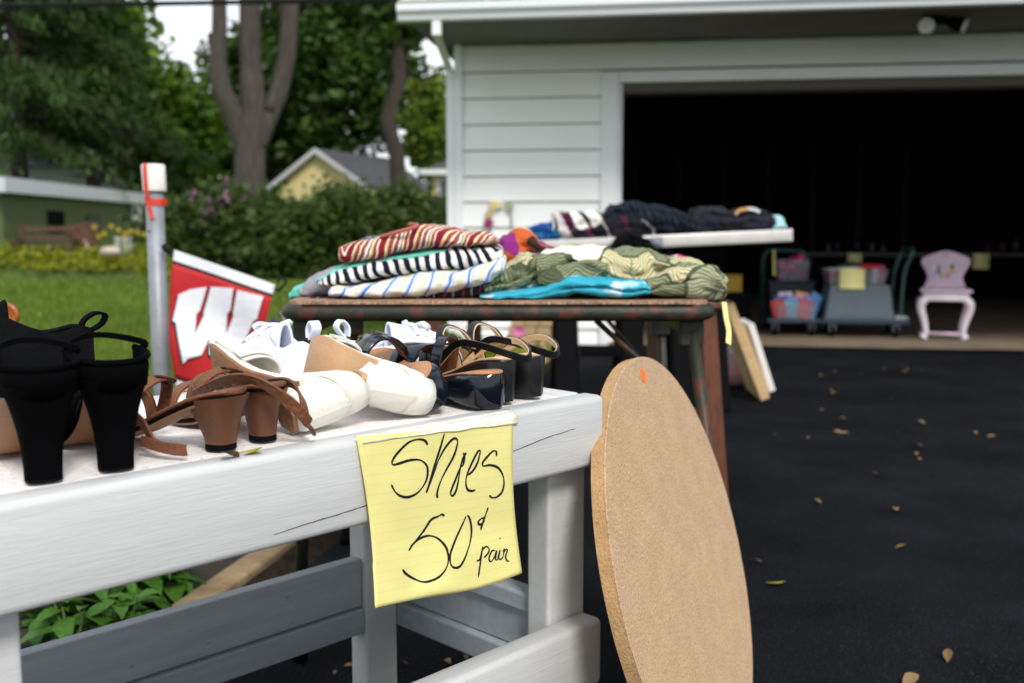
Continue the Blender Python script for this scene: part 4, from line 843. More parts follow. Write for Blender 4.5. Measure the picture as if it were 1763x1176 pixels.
garment('folded_shirt', 'mint green cloth hanging out at the far left corner of the table', 'shirt', [(495, 505, 522), (503, 494, 523), (518, 488, 523), (540, 484, 522), (570, 480, 520)], 2.075, .24, mint, 7, 0, .006, G1, 40)
blm = stripes('blue_stripe', [(3, (.70, .70, .52)), (.9, WH), (.7, (.35, .50, .74)), (.8, (.05, .16, .52)), (.7, WH), (.5, (.42, .55, .74)), (1.6, WH)], .0415, -.28, .002)
garment('folded_shirt', 'white shirt with blue and pale yellow stripes, bottom of the left stack', 'shirt', [(566, 499, 513), (580, 495, 517), (640, 487, 518), (700, 478, 516), (750, 470, 512), (800, 461, 504), (840, 450, 492), (868, 447, 470)], 1.979, .36, blm, 8, 0, .008, G1)
garment('folded_shirt', 'dark navy and red plaid cloth flat under the blue striped shirt', 'shirt', [(530, 514, 521), (600, 512, 521), (700, 510, 520), (760, 498, 519), (800, 492, 518), (835, 488, 517)], 2.008, .3, stripes('plaid', [(2, (.015, .015, .025)), (.7, (.25, .02, .02)), (1.6, (.02, .02, .03)), (.5, (.25, .24, .25))], .035), 9, 0, .004, G1, 50)
pr = blotch('floral_scarf', [(0, (.48, .10, .025)), (.30, (.22, .025, .18)), (.55, (.04, .022, .018)), (.8, (.58, .46, .26))], 11, 1.2)
garment('folded_blouse', 'brown blouse with orange and purple blotches crumpled at the middle back', 'blouse', [(855, 420, 455), (870, 402, 462), (890, 397, 462), (915, 402, 458), (935, 425, 452), (975, 432, 446), (1010, 431, 442)], 2.283, .24, pr, 10, 1, .016, G1)
lf = leafprint('leaf_print')
garment('folded_shirt', 'green and cream tropical leaf print shirt sprawled over the right half of the table', 'shirt', [(826, 495, 506), (845, 474, 508), (880, 452, 506), (920, 444, 502), (960, 432, 500), (1000, 428, 498), (1050, 430, 500), (1100, 436, 506), (1160, 444, 510), (1200, 452, 512), (1235, 462, 518), (1251, 480, 514)], 2.036, .42, lf, 11, 1, .016, G1, 130)
garment('shirt_fold', 'leaf print sleeve', 'shirt', [(925, 478, 490), (945, 462, 492), (985, 452, 492), (1025, 446, 485), (1048, 452, 475), (1052, 462, 470)], 1.998, .1, lf, 21, 0, .010, None, 44)
garment('shirt_fold', 'leaf print tail', 'shirt', [(1120, 486, 508), (1150, 466, 512), (1190, 458, 516), (1225, 458, 522), (1243, 464, 524), (1252, 490, 516)], 1.979, .12, lf, 22, 1, .010, None, 44)
garment('shirt_fold', 'leaf print collar', 'shirt', [(832, 490, 505), (852, 468, 507), (880, 456, 502), (908, 446, 492), (925, 450, 480)], 2.008, .1, lf, 23, 1, .010, None, 40)
leaf_root = [x for x in bpy.data.objects if x.get('label', '').startswith('green and cream')][0]
for x in [x for x in bpy.data.objects if x.name.startswith('shirt_fold')]:
    for k in ('label', 'category'): del x[k]
    x.parent = leaf_root; x.matrix_parent_inverse = Matrix.Translation(-leaf_root.location)
# white hibiscus petals printed on the leaf shirt: thin cloth appliques following the fold
hib = mat('hibiscus_white', (.74, .71, .60), .85, .06, 20, .2, 200)
tq = mat('turquoise', (.015, .30, .42), .85, .0, 9, .3, 240, col2=(.03, .38, .50)); n_ = tq.node_tree
tq2 = speckle(tq, (.62, .74, .82), 16, .58, .68, .8)
garment('folded_shirt', 'turquoise tie dye shirt lying flat at the front edge of the table', 'shirt', [(826, 510, 515), (850, 504, 516), (900, 499, 516), (940, 492, 515), (970, 482, 515), (1000, 478, 514), (1040, 478, 513), (1080, 482, 512), (1112, 485, 511), (1119, 490, 511)], 1.965, .28, tq2, 12, 1, .009, G1)
garment('folded_shirt', 'bright pink top behind the leaf print shirt', 'top', [(1150, 446, 462), (1165, 438, 462), (1180, 442, 462), (1195, 456, 464), (1212, 457, 464)], 2.454, .08, blotch('pink_print', [(0, (.68, .03, .20)), (.5, (.70, .6, .66)), (.75, (.1, .05, .08))], 40), 13, 0, .004, G1, 30)
# yellow tape hanging at the table corner
q = MB(); q.band(cr([on_y(1247, 520, 1.970), on_y(1250, 545, 1.965), on_y(1255, 570, 1.970), on_y(1254, 592, 1.960)], 5), (.012, .012, 0), .0008); tag(q.build('yellow_note', M['paper']), 'yellow paper note hanging edge on at the table right corner', 'note')
# far table clothes
F2 = 4.82
garment('folded_sweater', 'maroon, white and black striped top at the left of the far table', 'sweater', [(952, 366, 400), (965, 364, 410), (990, 366, 414), (1015, 361, 412), (1040, 366, 410), (1052, 370, 404)], F2+.02, .3, stripes('maroon_stripe', [(2.1, WH), (.8, (.01, .01, .012)), (2.3, WH), (1., (.012, .01, .012)), (2, (.62, .56, .56)), (2.4, (.06, .008, .03))], .265, .5, .004), 31, 1, .010, G2)
garment('folded_sweater', 'purple black top spilling below the striped one', 'sweater', [(985, 398, 415), (1010, 394, 424), (1040, 384, 432), (1075, 372, 432), (1110, 380, 430), (1130, 396, 420)], F2-.04, .16, stripes('purple_black', [(3, (.012, .010, .014)), (1.2, (.07, .010, .035)), (3, (.010, .010, .012)), (.35, (.4, .36, .38))], .21, .4, .01), 32, 2, .014, G2)
garment('knit_sweater', 'dark navy ribbed knit sweater heaped in the middle of the far table', 'sweater', [(1042, 368, 392), (1055, 354, 402), (1085, 348, 404), (1120, 350, 404), (1160, 358, 404), (1190, 372, 404), (1212, 384, 402)], F2, .4, stripes('navy_knit', [(1, (.005, .007, .014)), (.6, (.018, .024, .036))], .028, .3, .003), 33, 2, .016, G2)
garment('hooded_sweatshirt', 'charcoal hooded sweatshirt folded at the right end of the far table', 'sweatshirt', [(1194, 372, 397), (1208, 358, 402), (1232, 355, 400), (1262, 362, 400), (1300, 358, 398), (1326, 362, 396), (1336, 378, 395)], F2, .35, mat('charcoal', (.022, .023, .031), .95, .15, 30, .3, 200, spec=.08), 34, 2, .016, G2)
hood = [x for x in bpy.data.objects if x.get('label', '').startswith('charcoal hooded')][0]
for (pts, c) in (([(1266, 370), (1274, 363), (1288, 360)], (.45, .24, .07)), ([(1288, 360), (1300, 362), (1308, 366)], (.5, .5, .52))):
    q = MB(); q.band(cr([on_y(a, c_-1, F2-.012)-hood.location for a, c_ in pts], 5), (0, .004, .016), .002); q.build('chest_print', mat('print', c, .7), hood)
garment('folded_shirt', 'pale aqua cloth at the right corner of the far table', 'shirt', [(1331, 385, 397), (1338, 371, 397), (1348, 371, 396), (1354, 386, 395)], F2+.02, .3, mat('aqua', (.36, .60, .62), .85, .05, 10), 35, 0, .006, G2, 24)
garment('folded_shirt', 'blue and purple patterned cloth at the left end of the far table', 'shirt', [(900, 392, 416), (915, 390, 416), (940, 384, 415), (957, 382, 414), (966, 390, 412)], F2+.03, .25, blotch('blue_print', [(0, (.01, .05, .22)), (.35, (.07, .03, .25)), (.6, (.01, .16, .30)), (.9, (.5, .55, .55))], 26), 36, 1, .010, G2, 40)
garment('draped_jacket', 'black jacket draped over the front edge of the far table', 'jacket', [(1040, 432, 470), (1060, 412, 476), (1082, 400, 478), (1105, 404, 478), (1125, 420, 474), (1140, 440, 466)], F2-.16, .12, mat('black_cloth', (.006, .006, .007), .95, .2, 20, .3, 100, spec=.06), 37, 2, .02, G2, 50)
q = MB(); h0 = on_y(1078, 362, F2+.1); q.tube(cr([on_y(1066, 345, F2+.1), on_y(1071, 350, F2+.1), on_y(1077, 356, F2+.1), h0], 4), .008, 8); tag(q.build('clothes_hanger', mat('hanger', (.55, .52, .72), .4), None, True), 'pale lilac hanger end sticking up behind the navy sweater', 'hanger')

# ================================================================== POST AND FLAG
PY = 3.27
pp_ = on_y(271.5, 480, PY); post = thing('metal_post', 'galvanised metal post with white cap and red tape', 'post', (pp_.x, PY, -.03))
zt0 = on_y(270, 330, PY).z+.03; zt1 = on_y(270, 283, PY).z+.03
q = MB(); q.tube([(0, 0, -.1), (0, 0, zt0+.01)], .0285, 24); q.build('tube', M['galv'], post, True)
q = MB(); q.tube([(.001, 0, zt0), (.001, 0, zt0+.004), (-.001, 0, zt1-.004), (-.001, 0, zt1)], [.036, .037, .037, .033], 24); q.build('cap', mat('cap_white', (.74, .72, .66), .6, .06, 20), post, True)
q = MB(); q.band([(-.014, -.034, zt1+.001), (-.014, -.0385, zt1-.01), (-.013, -.039, zt0+.02), (-.012, -.037, zt0-.002), (-.011, -.0305, zt0-.03), (-.003, -.031, zt0-.075), (.003, -.034, zt0-.088)], (.013, 0, 0), .0012); q.build('tape_strip', M['red_tape'], post)
q = MB(); ring = [Vector((.0305*math.cos(a), .0305*math.sin(a), zt0-.032+.003*math.sin(a*2))) for a in [2*math.pi*k/24 for k in range(24)]]; q.band(ring+[ring[0], Vector((.042, -.01, zt0-.036))], (0, 0, .022), .0014); q.build('tape_wrap', M['red_tape'], post)
zh = on_y(262, 398, PY).z+.03; q = MB(); q.tube([(-.012, -.0255, zh), (-.0125, -.0272, zh)], .004, 10); q.build('bolt_hole', M['wire'], post)
FY = 3.20
def fp(px, py, dy=0.): return on_y(px, py, FY+dy)
flo = fp(300, 430); flag = thing('garden_flag', 'red garden flag with white W letter hanging beside the metal post', 'flag', flo)
TLc, TRc, BRc, BLc = fp(300, 430), fp(474, 490), fp(438, 705), fp(303, 666)
def wavef(x, z): return .012*math.sin(x*22+z*6)+.006*math.sin(z*25+x*9)
def fpt(u, v, off=0.):
    p = (TLc*(1-u)+TRc*u)*(1-v)+(BLc*(1-u)+BRc*u)*v; p = p-flo
    bow = -.018*math.sin(math.pi*v)*(1-u)**1.0; p.x += bow*.9-.010*math.sin(math.pi*v)*u
    return Vector((p.x, wavef(p.x, p.z)*min(1, v*3)-off, p.z))
def fgrid(nm, v0, v1, m, off=0., u0=0., u1=1., nn=24):
    V = []; Fc = []
    for i in range(nn+1):
        for j in range(nn+1): V.append(fpt(u0+(u1-u0)*j/nn, v0+(v1-v0)*i/nn, off))
    for i in range(nn):
        for j in range(nn): a = i*(nn+1)+j; Fc.append((a, a+nn+1, a+nn+2, a+1))
    o = pyd(nm, V, Fc, m, flag, True); s = o.modifiers.new('thick', 'SOLIDIFY'); s.thickness = .0012; return o
fgrid('red_field', .098, .93, M['red']); fgrid('top_sleeve', 0, .075, M['flag_white'], .002); fgrid('black_band', .075, .098, M['flag_black'], .0005); fgrid('bottom_band', .945, 1.0, M['flag_white']); fgrid('black_band', .93, .945, M['flag_black'], .0005)
WP = [(190,648),(240,625),(318,612),(285,720),(268,745),(265,835),(303,745),(300,735),(338,612),(450,618),(430,720),(410,745),(405,835),(445,748),(442,735),(470,625),(592,655),(560,765),(545,768),(500,860),(440,940),(365,940),(335,930),(330,855),(300,930),(240,945),(218,970),(180,778),(165,770)]
def decal(nm, pts, m, off, dx=0, dz=0):
    P = [fp(240+(x+dx)*.3655, 270+(y+dz)*.3655)-flo for x, y in pts]; bm = bmesh.new(); vs = [bm.verts.new((p.x, 0, p.z)) for p in P]
    for t in tessellate_polygon([[Vector((p.x, p.z, 0)) for p in P]]): bm.faces.new([vs[i] for i in t])
    for k in range(1, 14):
        for c, nrm in (((P[0].x-.05+.03*k, 0, 0), (1, 0, 0)), ((0, 0, P[2].z+.02-.03*k), (0, 0, 1))):
            bmesh.ops.bisect_plane(bm, geom=bm.verts[:]+bm.edges[:]+bm.faces[:], plane_co=c, plane_no=nrm)
    bmesh.ops.recalc_face_normals(bm, faces=bm.faces[:])
    me = bpy.data.meshes.new(nm)
    for v in bm.verts: v.co.y = wavef(v.co.x, v.co.z)-off
    bm.to_mesh(me); bm.free(); o = link(nm, me, m, flag); s = o.modifiers.new('thick', 'SOLIDIFY'); s.thickness = .0008; return o
decal('letter_shadow', WP, M['flag_black'], .0060, -9, 8); decal('letter_w', WP, M['flag_white'], .0080)
# small red print on the bottom strip
for k, (u, v) in enumerate(((.18, .962), (.22, .965), (.25, .967), (.28, .969), (.32, .972), (.35, .974))):
    q = MB(); p = fpt(u, v, .003); q.tube([p+Vector((-.003, 0, .007)), p+Vector((.003, 0, -.007))], .0016, 4); q.build('small_print', M['red_tape'], flag)
a = fpt(0, .035, -.007); c = fpt(1, .035, -.007); d = (c-a).normalized(); q = MB()
q.tube(cr([a+Vector((-.012, 0, .005)), a, a.lerp(c, .5), c, c+d*.012+Vector((0, 0, -.001)), c+Vector((.028, 0, .010)), c+Vector((.036, 0, .022)), c+Vector((.030, 0, .034)), c+Vector((.016, 0, .032)), c+Vector((.010, 0, .020))], 6), .0042, 8); q.build('flag_rod', M['wire'], flag, True)
q = MB(); q.tube(cr([a+Vector((.0, 0, -.012)), a+Vector((-.014, 0, .004)), a+Vector((-.022, -.005, .022)), a+Vector((-.036, .01, .030)), a+Vector((-.046, .03, .022)), a+Vector((-.040, .04, .008)), a+Vector((-.02, .03, .0)), a+Vector((-.008, .0, .0))], 6), .005, 8); q.build('hook', M['wire'], flag, True)

# ================================================================== LEAFY PLANTS
lm = MB(); pr_ = [(0, .0), (.08, .10), (.25, .24), (.45, .27), (.65, .21), (.85, .10), (1, 0)]
lv = []; lf_ = []
for i, (t, wd) in enumerate(pr_): z = .10*math.sin(math.pi*t)-.30*t*t; lv += [(t, -wd, z+.08*wd), (t, 0, z-.03), (t, wd, z+.08*wd)]
for i in range(len(pr_)-1): a = i*3; lf_ += [(a, a+1, a+4, a+3), (a+1, a+2, a+5, a+4)]
LEAFME = bpy.data.meshes.new('leaf'); LEAFME.from_pydata(lv, [], lf_); LEAFME.update(); LEAFME.polygons.foreach_set('use_smooth', [True]*len(LEAFME.polygons)); LEAFME.materials.append(LF['plant'])
def leafy_plant(px, py, Y, h, ls, n, label, seed):
    g = random.Random(seed); p = on_y(px, py, Y); t = thing('leafy_plant', label, 'plant', (p.x, p.y, .0), group='leafy plants in the flower bed')
    lean_ = Vector((g.uniform(-.05, .05), g.uniform(-.05, .05), 0)); q = MB(); stems = []
    for s in range(max(1, n//8)): e = Vector((g.uniform(-.06, .06), g.uniform(-.06, .06), h*g.uniform(.75, 1.0))); stems.append(e); q.tube([Vector((e.x*.2, e.y*.2, -.02)), e*.5+lean_*.3, e+lean_], [.004, .0035, .002], 6)
    q.build('stem', mat('stem_green', (.06, .10, .02), .7), t)
    for k in range(n):
        e = stems[k % len(stems)]; f = 1-(k//len(stems))*.13*(8/max(8, n/len(stems))); f = max(.2, f); o = bpy.data.objects.new('leaf', LEAFME); COL.objects.link(o); o.parent = t
        o.location = e*f+lean_*f; s = ls*g.uniform(.7, 1.15)*(.55 if f > .95 else 1); o.scale = (s, s, s); o.rotation_euler = (g.uniform(-.3, .3), g.uniform(-.5, .35)-(.5 if f > .95 else 0), k*2.4+g.uniform(-.4, .4))
for k, (px, py, Y, h, ls, n, lab) in enumerate((
    (120, 1140, 1.95, .13, .085, 26, 'low leafy plant in the gap above the back rail, nearest the bench'), (215, 1110, 2.02, .14, .09, 26, 'low leafy plant between the back rail and the edging timber'),
    (68, 1120, 2.08, 0.17, 0.086, 28, 'light green leafy sprig at the lower left beside the bench leg'), (150, 1090, 2.19, 0.24, 0.115, 30, 'broad leaved plant under the bench beam, second from the left'),
    (230, 1060, 2.22, 0.25, 0.121, 30, 'broad leaved plant with drooping leaves under the middle of the beam'), (300, 1040, 2.32, 0.22, 0.098, 28, 'leafy plant touching the tan edging timber'),
    (110, 1060, 2.35, 0.22, 0.103, 25, 'darker leafy plant behind the sprig at the lower left'), (195, 1040, 2.45, 0.22, 0.103, 25, 'leafy plant deep under the bench beam'),
    (20, 1080, 2.22, 0.20, 0.103, 22, 'leafy plant behind the left bench leg'), (255, 690, 3.10, 0.38, 0.075, 28, 'leafy plant at the foot of the metal post'),
    (290, 690, 3.04, 0.34, 0.070, 24, 'leafy plant between the metal post and the flag'), (190, 690, 3.20, 0.34, 0.070, 24, 'leafy plant in front of the lawn left of the metal post'),
    (500, 650, 4.05, 0.41, 0.060, 26, 'leafy plant right of the flag under the card table corner'), (545, 650, 3.92, 0.36, 0.060, 24, 'leafy plant behind the white canvas shoes, left one'),
    (620, 650, 4.18, 0.38, 0.060, 26, 'leafy plant under the left part of the card table'), (690, 650, 4.31, 0.38, 0.060, 26, 'leafy plant under the middle of the card table'),
    (640, 650, 5.35, 0.36, 0.070, 24, 'leafy plant further back in the bed, left of the wooden legs'), (790, 640, 5.09, 0.27, 0.060, 22, 'low leafy plant right of the wooden table leg'))):
    leafy_plant(px, py, Y, h, ls, n, lab, 60+k)

# ================================================================== WHITE BENCH
P0 = on_y(1041, 680, 1.43); BT = P0.z; PL_ = on_z(0, 868, BT); AX = (P0-PL_).normalized(); NB = Vector((-AX.y, AX.x, 0))
if NB.y < 0: NB = -NB
BM = Matrix(((AX.x, NB.x, 0, P0.x), (AX.y, NB.y, 0, P0.y), (0, 0, 1, .006), (0, 0, 0, 1))); BI = BM.inverted()
bench = thing('white_bench', 'white painted wooden bench in the foreground holding the shoes', 'bench', mat=BM); TZ = BT-.006
def bl(px, py, y): q_ = on_pl(px, py, P0+NB*y, NB); return BI @ q_
WID = .468; LEN = 1.30; TH_ = .042; hb = .103
wp = M['white_paint']
def beam(nm, x0, x1, y0, y1, z0, z1, r=.012, along='x'):
    q = MB()
    if along == 'x': rounded_prism(q, x0, x1, y0, y1, z0, z1, r)
    else: rounded_prism(q, y0, y1, -x1, -x0, z0, z1, r); q.v = [Vector((-v.y, v.x, v.z)) for v in q.v]
    return q.build(nm, wp, bench, True)
fb = beam('front_beam', -LEN, 0, 0, TH_, TZ-hb, TZ, .009)
for o in (fb,): m_ = o.modifiers.new('wn', 'WEIGHTED_NORMAL') if False else None
beam('back_beam', -LEN, 0, WID-TH_, WID, TZ-hb, TZ, .01); beam('end_beam', -TH_-.001, -.001, TH_+.001, WID-TH_-.001, TZ-hb+.003, TZ-.0005, .008, 'y'); beam('end_beam', -LEN+.001, -LEN+TH_, TH_+.001, WID-TH_-.001, TZ-hb+.003, TZ-.0005, .008, 'y')
q = MB(); q.box((-LEN+TH_+.002, TH_+.0015, TZ-.022), (-TH_-.003, WID-TH_-.0015, TZ-.0025)); q.build('top_panel', M['bench_top'], bench)
yb = TH_+.002; x0 = bl(945, 900, yb).x; x1 = bl(1008, 900, yb).x
def leg_(x0, x1, y0, y1): q = MB(); q.box((x0, y0, 0), (x1, y1, TZ-hb+.0)); return q.build('leg', wp, bench, bevel=.006, seg=3)
ld = .045
leg_(x0, x1, yb, yb+ld)
yk = .405; xk0 = bl(629, 1000, yk).x; xk1 = bl(684, 1000, yk).x; leg_(xk0, xk1, yk, yk+ld)
xl1 = bl(39, 1120, yb).x; leg_(xl1-.09, xl1, yb, yb+ld); leg_(xl1-.09, xl1, yk, yk+ld)
zl = bl(1040, 1062, 0).z
beam('lower_front_beam', -LEN, .0, 0, TH_, zl-hb, zl, .009)
# back rail: thin top edge, recessed upper board and a lower ledger
zb0 = bl(630, 960, yk).z; zb1 = bl(60, 1132, yk).z; zbk = (zb0+zb1)/2
q = MB(); q.box((xl1+.001, yk+.008, zbk-.082), (xk0-.001, yk+.034, zbk)); q.build('back_rail', M['shaded_worn_paint'], bench, bevel=.003)
q = MB(); q.box((xl1+.001, yk+.001, zbk-.128), (xk0-.001, yk+.038, zbk-.084)); q.build('back_ledger', M['shaded_worn_paint'], bench, bevel=.004)
0 and print('RAIL', x0, x1, xk0, xk1, bl(696, 1020, yk).x, bl(945, 1050, yb+ld).x, WID, zl, BT)
xe = xk1+.020; ze = BI @ on_pl(942, 1038, P0+AX*(xe-.02), AX); ze = ze.z
q = MB(); q.box((xe-.017, yb+ld+.001, ze-.030), (xe+.02, yk+ld-.004, ze)); q.build('end_rail_cap', M['shaded_worn_paint'], bench, bevel=.004)
q = MB(); q.box((xe-.008, yb+ld+.001, ze-.092), (xe+.018, yk+ld-.004, ze-.0315)); q.build('end_rail', M['shaded_worn_paint'], bench, bevel=.002)
q = MB(); q.box((xe-.020, yb+ld+.001, ze-.135), (xe+.022, yk+ld-.004, ze-.0935)); q.build('end_ledger', M['shaded_worn_paint'], bench, bevel=.004)
# check cracks in the front beam
def crack(pts):
    P = [bl(x, y, 0)+Vector((0, -.0006, 0)) for x, y in pts]; P = cr(P, 5); q = MB()
    P = [p+Vector((0, 0, .0009*noise.noise(Vector((p.x*60, 1, 2))))) for p in P]; n_ = len(P)
    q.tube(P, [.00042*math.sin(math.pi*(i+.3)/(n_+.6))**.5*(.7+.5*abs(math.sin(i*1.7)))+.0001 for i in range(n_)], 5); q.build('crack', mat('crack_dark', (.06, .055, .05), .9), bench)
crack([(470, 921), (520, 904), (580, 886), (640, 867), (700, 848)]); crack([(860, 786), (900, 770), (945, 752), (990, 738)])

# ================================================================== PAPER SIGN
def sgn(px, py, off): return bl(px, py, -off)
C4 = [(613, 752), (884, 727), (899, 987), (646, 1047)]
sign = thing('paper_sign', 'yellow lined paper sign reading Shoes 50 cents pair taped to the bench', 'sign', mat=BM)
PTL, PTR, PBR, PBL = [bl(x, y, 0.) for x, y in C4]
def uvof(px, py):
    u = v = .5
    for _ in range(14):
        X = lambda u, v: ((C4[0][0]*(1-u)+C4[1][0]*u)*(1-v)+(C4[3][0]*(1-u)+C4[2][0]*u)*v, (C4[0][1]*(1-u)+C4[1][1]*u)*(1-v)+(C4[3][1]*(1-u)+C4[2][1]*u)*v)
        e = X(u, v); a = X(u+.01, v); b2 = X(u, v+.01); j11 = (a[0]-e[0])*100; j21 = (a[1]-e[1])*100; j12 = (b2[0]-e[0])*100; j22 = (b2[1]-e[1])*100
        dx = px-e[0]; dy = py-e[1]; det = j11*j22-j12*j21; u += (dx*j22-dy*j12)/det; v += (j11*dy-j21*dx)/det
    return u, v
def pap(u, v, off=0.):
    top = .0018+.003*math.sin(math.pi*min(1, v*1.6))*(.5+.5*math.sin(u*7+.8))
    out = top+.020*max(0, v-.35)**1.5*(1.3-u)+.012*max(0, v-.7)*u+.010*max(0, .25-u)*v*3*(.4+v)+.0018*noise.noise(Vector((u*4, v*4, 1)))+.004*math.exp(-((u-.42)/.12)**2-((v-.96)/.05)**2)
    x = (C4[0][0]*(1-u)+C4[1][0]*u)*(1-v)+(C4[3][0]*(1-u)+C4[2][0]*u)*v; y = (C4[0][1]*(1-u)+C4[1][1]*u)*(1-v)+(C4[3][1]*(1-u)+C4[2][1]*u)*v
    x += 7*math.sin(math.pi*v)*(1-u)*(1 if v < .75 else .8)-7*math.sin(math.pi*v)*u; y += 6*math.sin(math.pi*u)*v**3-3*math.sin(2*math.pi*u)*v**4
    return bl(x, y, -out-off)
V = []; UVs = []; Fc = []; nu, nv_ = 40, 44
for i in range(nv_+1):
    for j in range(nu+1):
        u, v = j/nu, i/nv_; V.append(pap(u, v)); UVs.append((u, v))
for i in range(nv_):
    for j in range(nu): a = i*(nu+1)+j; Fc.append((a, a+nu+1, a+nu+2, a+1))
pm = M['paper'].copy(); pm.name = 'lined_paper'; n_ = pm.node_tree; l_ = n_.links.new; uvn = n_.nodes.new('ShaderNodeUVMap'); wv = n_.nodes.new('ShaderNodeSeparateXYZ'); l_(uvn.outputs[0], wv.inputs[0])
m1 = n_.nodes.new('ShaderNodeMath'); m1.operation = 'MULTIPLY'; m1.inputs[1].default_value = 17.5; l_(wv.outputs[1], m1.inputs[0]); m2 = n_.nodes.new('ShaderNodeMath'); m2.operation = 'FRACT'; l_(m1.outputs[0], m2.inputs[0]); m3 = n_.nodes.new('ShaderNodeMath'); m3.operation = 'LESS_THAN'; m3.inputs[1].default_value = .07; l_(m2.outputs[0], m3.inputs[0])
mm_ = n_.nodes.new('ShaderNodeMix'); mm_.data_type = 'RGBA'; mm_.inputs['B'].default_value = (.80, .78, .38, 1); b_ = n_.nodes['Principled BSDF']; l_(b_.inputs['Base Color'].links[0].from_socket, mm_.inputs['A']); l_(m3.outputs[0], mm_.inputs['Factor']); l_(mm_.outputs['Result'], b_.inputs['Base Color'])
tr_ = n_.nodes.new('ShaderNodeBsdfTranslucent'); ms_ = n_.nodes.new('ShaderNodeMixShader'); ms_.inputs[0].default_value = .25; l_(mm_.outputs['Result'], tr_.inputs[0]); l_(b_.outputs[0], ms_.inputs[1]); l_(tr_.outputs[0], ms_.inputs[2]); l_(ms_.outputs[0], n_.nodes['Material Output'].inputs[0])
o = pyd('sheet', V, Fc, pm, sign, True, UVs); s_ = o.modifiers.new('thick', 'SOLIDIFY'); s_.thickness = .0003; s_.offset = -1
def stroke(pts, wd=.0021, nm='handwriting'):
    P = []
    for x, y in pts: P.append(uvof(580+x*.31455, 690+y*.31455))
    C_ = cr([Vector((u, v, 0)) for u, v in P], 7); W = [pap(p.x, p.y, .0006) for p in C_]; k = len(W); q = MB()
    rings = []
    for i, p in enumerate(W):
        t = (W[min(i+1, k-1)]-W[max(i-1, 0)]).normalized(); s = t.cross(Vector((0, 1, 0))).normalized(); wv_ = wd/2*(.5+.5*abs(math.sin(i*.13+x)))*(.9+.2*noise.noise(Vector((i*.7, x, 1))))*(1 if 1 < i < k-2 else .5); rings.append([p+s*wv_, p-s*wv_, p-s*wv_+Vector((0, .0005, 0)), p+s*wv_+Vector((0, .0005, 0))])
    q.loft(rings); q.build(nm, M['ink'], sign)
ST = [[(497,242),(480,217),(440,212),(390,230),(330,285),(298,330),(303,350),(340,342),(400,325),(455,325),(490,355),(495,400),(480,450),(440,500),(390,525),(345,523),(310,500),(287,458)],
 [(590,178),(570,250),(540,340),(510,430),(487,500),(500,468),(530,395),(560,320),(600,250),(640,208),(662,215),(660,250),(640,310),(600,380),(565,450),(548,510),(553,530)],
 [(698,284),(704,310),(697,350),(680,370),(655,430),(630,490),(628,512),(640,518),(658,490),(672,430),(683,360),(698,310),(714,284)],
 [(722,408),(752,385),(778,340),(792,280),(780,277),(752,330),(722,400),(714,450),(725,485),(750,492),(770,487)],
 [(885,303),(882,278),(862,277),(830,310),(808,340),(815,357),(850,352),(895,365),(925,405),(934,450),(925,495),(900,522),(870,530),(850,517)],
 [(590,628),(575,620),(550,632),(512,650),(470,710),(420,770),(385,818)],[(392,800),(420,772),(450,750),(500,735),(550,748),(595,790),(613,840),(605,895),(570,945),(520,975),(470,985),(415,968),(375,945),(355,922)],
 [(715,628),(700,660),(650,760),(625,830),(625,880),(645,900),(680,890),(715,830),(740,750),(745,690),(735,640),(722,622)],
 [(826,640),(806,640),(785,658),(790,672),(808,668),(822,652)],[(843,582),(832,612),(815,652),(797,703)]]
for s in ST: stroke(s, .0036)
for s in [[(772,862),(790,853),(808,790),(800,830),(788,890),(777,948)],[(802,810),(825,790),(842,800),(838,822),(812,848)],[(876,812),(858,814),(840,850),(848,868),(868,850),(884,815),(876,855),(886,862)],[(886,862),(904,812),(894,850),(905,860),(918,845)],[(905,745),(908,751)],[(918,845),(928,808),(922,820),(940,808),(944,815),(932,845),(938,868),(952,872)]]: stroke(s, .0029)
# masking tape over the top edge
V = []; Fc = []; nn = 20
def tpt(u, s): 
    a = bl(*[(622+(889-622)*u, 759+(729-759)*u)][0], 0.); a.y = -.0034; top_ = bl(*[(633+(886-633)*u, 745+(716-745)*u)][0], 0.)
    zt_ = TZ+.0009; z = a.z+(zt_-.007-a.z)*min(1, s*1.5)
    if s <= .66: y = -.0036+.001*s
    else: f = (s-.66)/.34; z = zt_-.007+.0072*math.sin(f*math.pi/2); y = -.0026+.016*f
    return Vector((a.x, y, z+.0015*noise.noise(Vector((u*9, s, 4)))))
for i in range(9):
    for j in range(nn+1): V.append(tpt(j/nn, i/8))
for i in range(8):
    for j in range(nn): a = i*(nn+1)+j; Fc.append((a, a+1, a+nn+2, a+nn+1))
o = pyd('masking_tape', V, Fc, M['tape'], sign, True); s_ = o.modifiers.new('thick', 'SOLIDIFY'); s_.thickness = .0003

# ================================================================== CORK ROUND
Rr, lean = .3418, .2798; a_ = .4132; U_ = Vector((math.sin(a_), math.cos(a_), 0)); NH = Vector((math.cos(a_), -math.sin(a_), 0)); Vv = Vector((0, 0, 1))*math.cos(lean)-NH*math.sin(lean); Nn = (NH*math.cos(lean)+Vector((0, 0, 1))*math.sin(lean)); cz = Rr*math.cos(lean)+.008
DM = Matrix(((U_.x, Vv.x, Nn.x, .2924), (U_.y, Vv.y, Nn.y, 1.60), (U_.z, Vv.z, Nn.z, cz), (0, 0, 0, 1)))
disc = thing('cork_board', 'large round cork board leaning against the end of the white bench', 'board', mat=DM)
def ringc(r, z, n=128): return [Vector((r*math.cos(2*math.pi*k/n), r*math.sin(2*math.pi*k/n), z)) for k in range(n)]
q = MB(); q.loft([ringc(Rr-.0008, -.0025), ringc(Rr-.0005, -.001), ringc(Rr-.0022, .0)]); q.build('face', M['cork'], disc)
q = MB(); rr_ = []
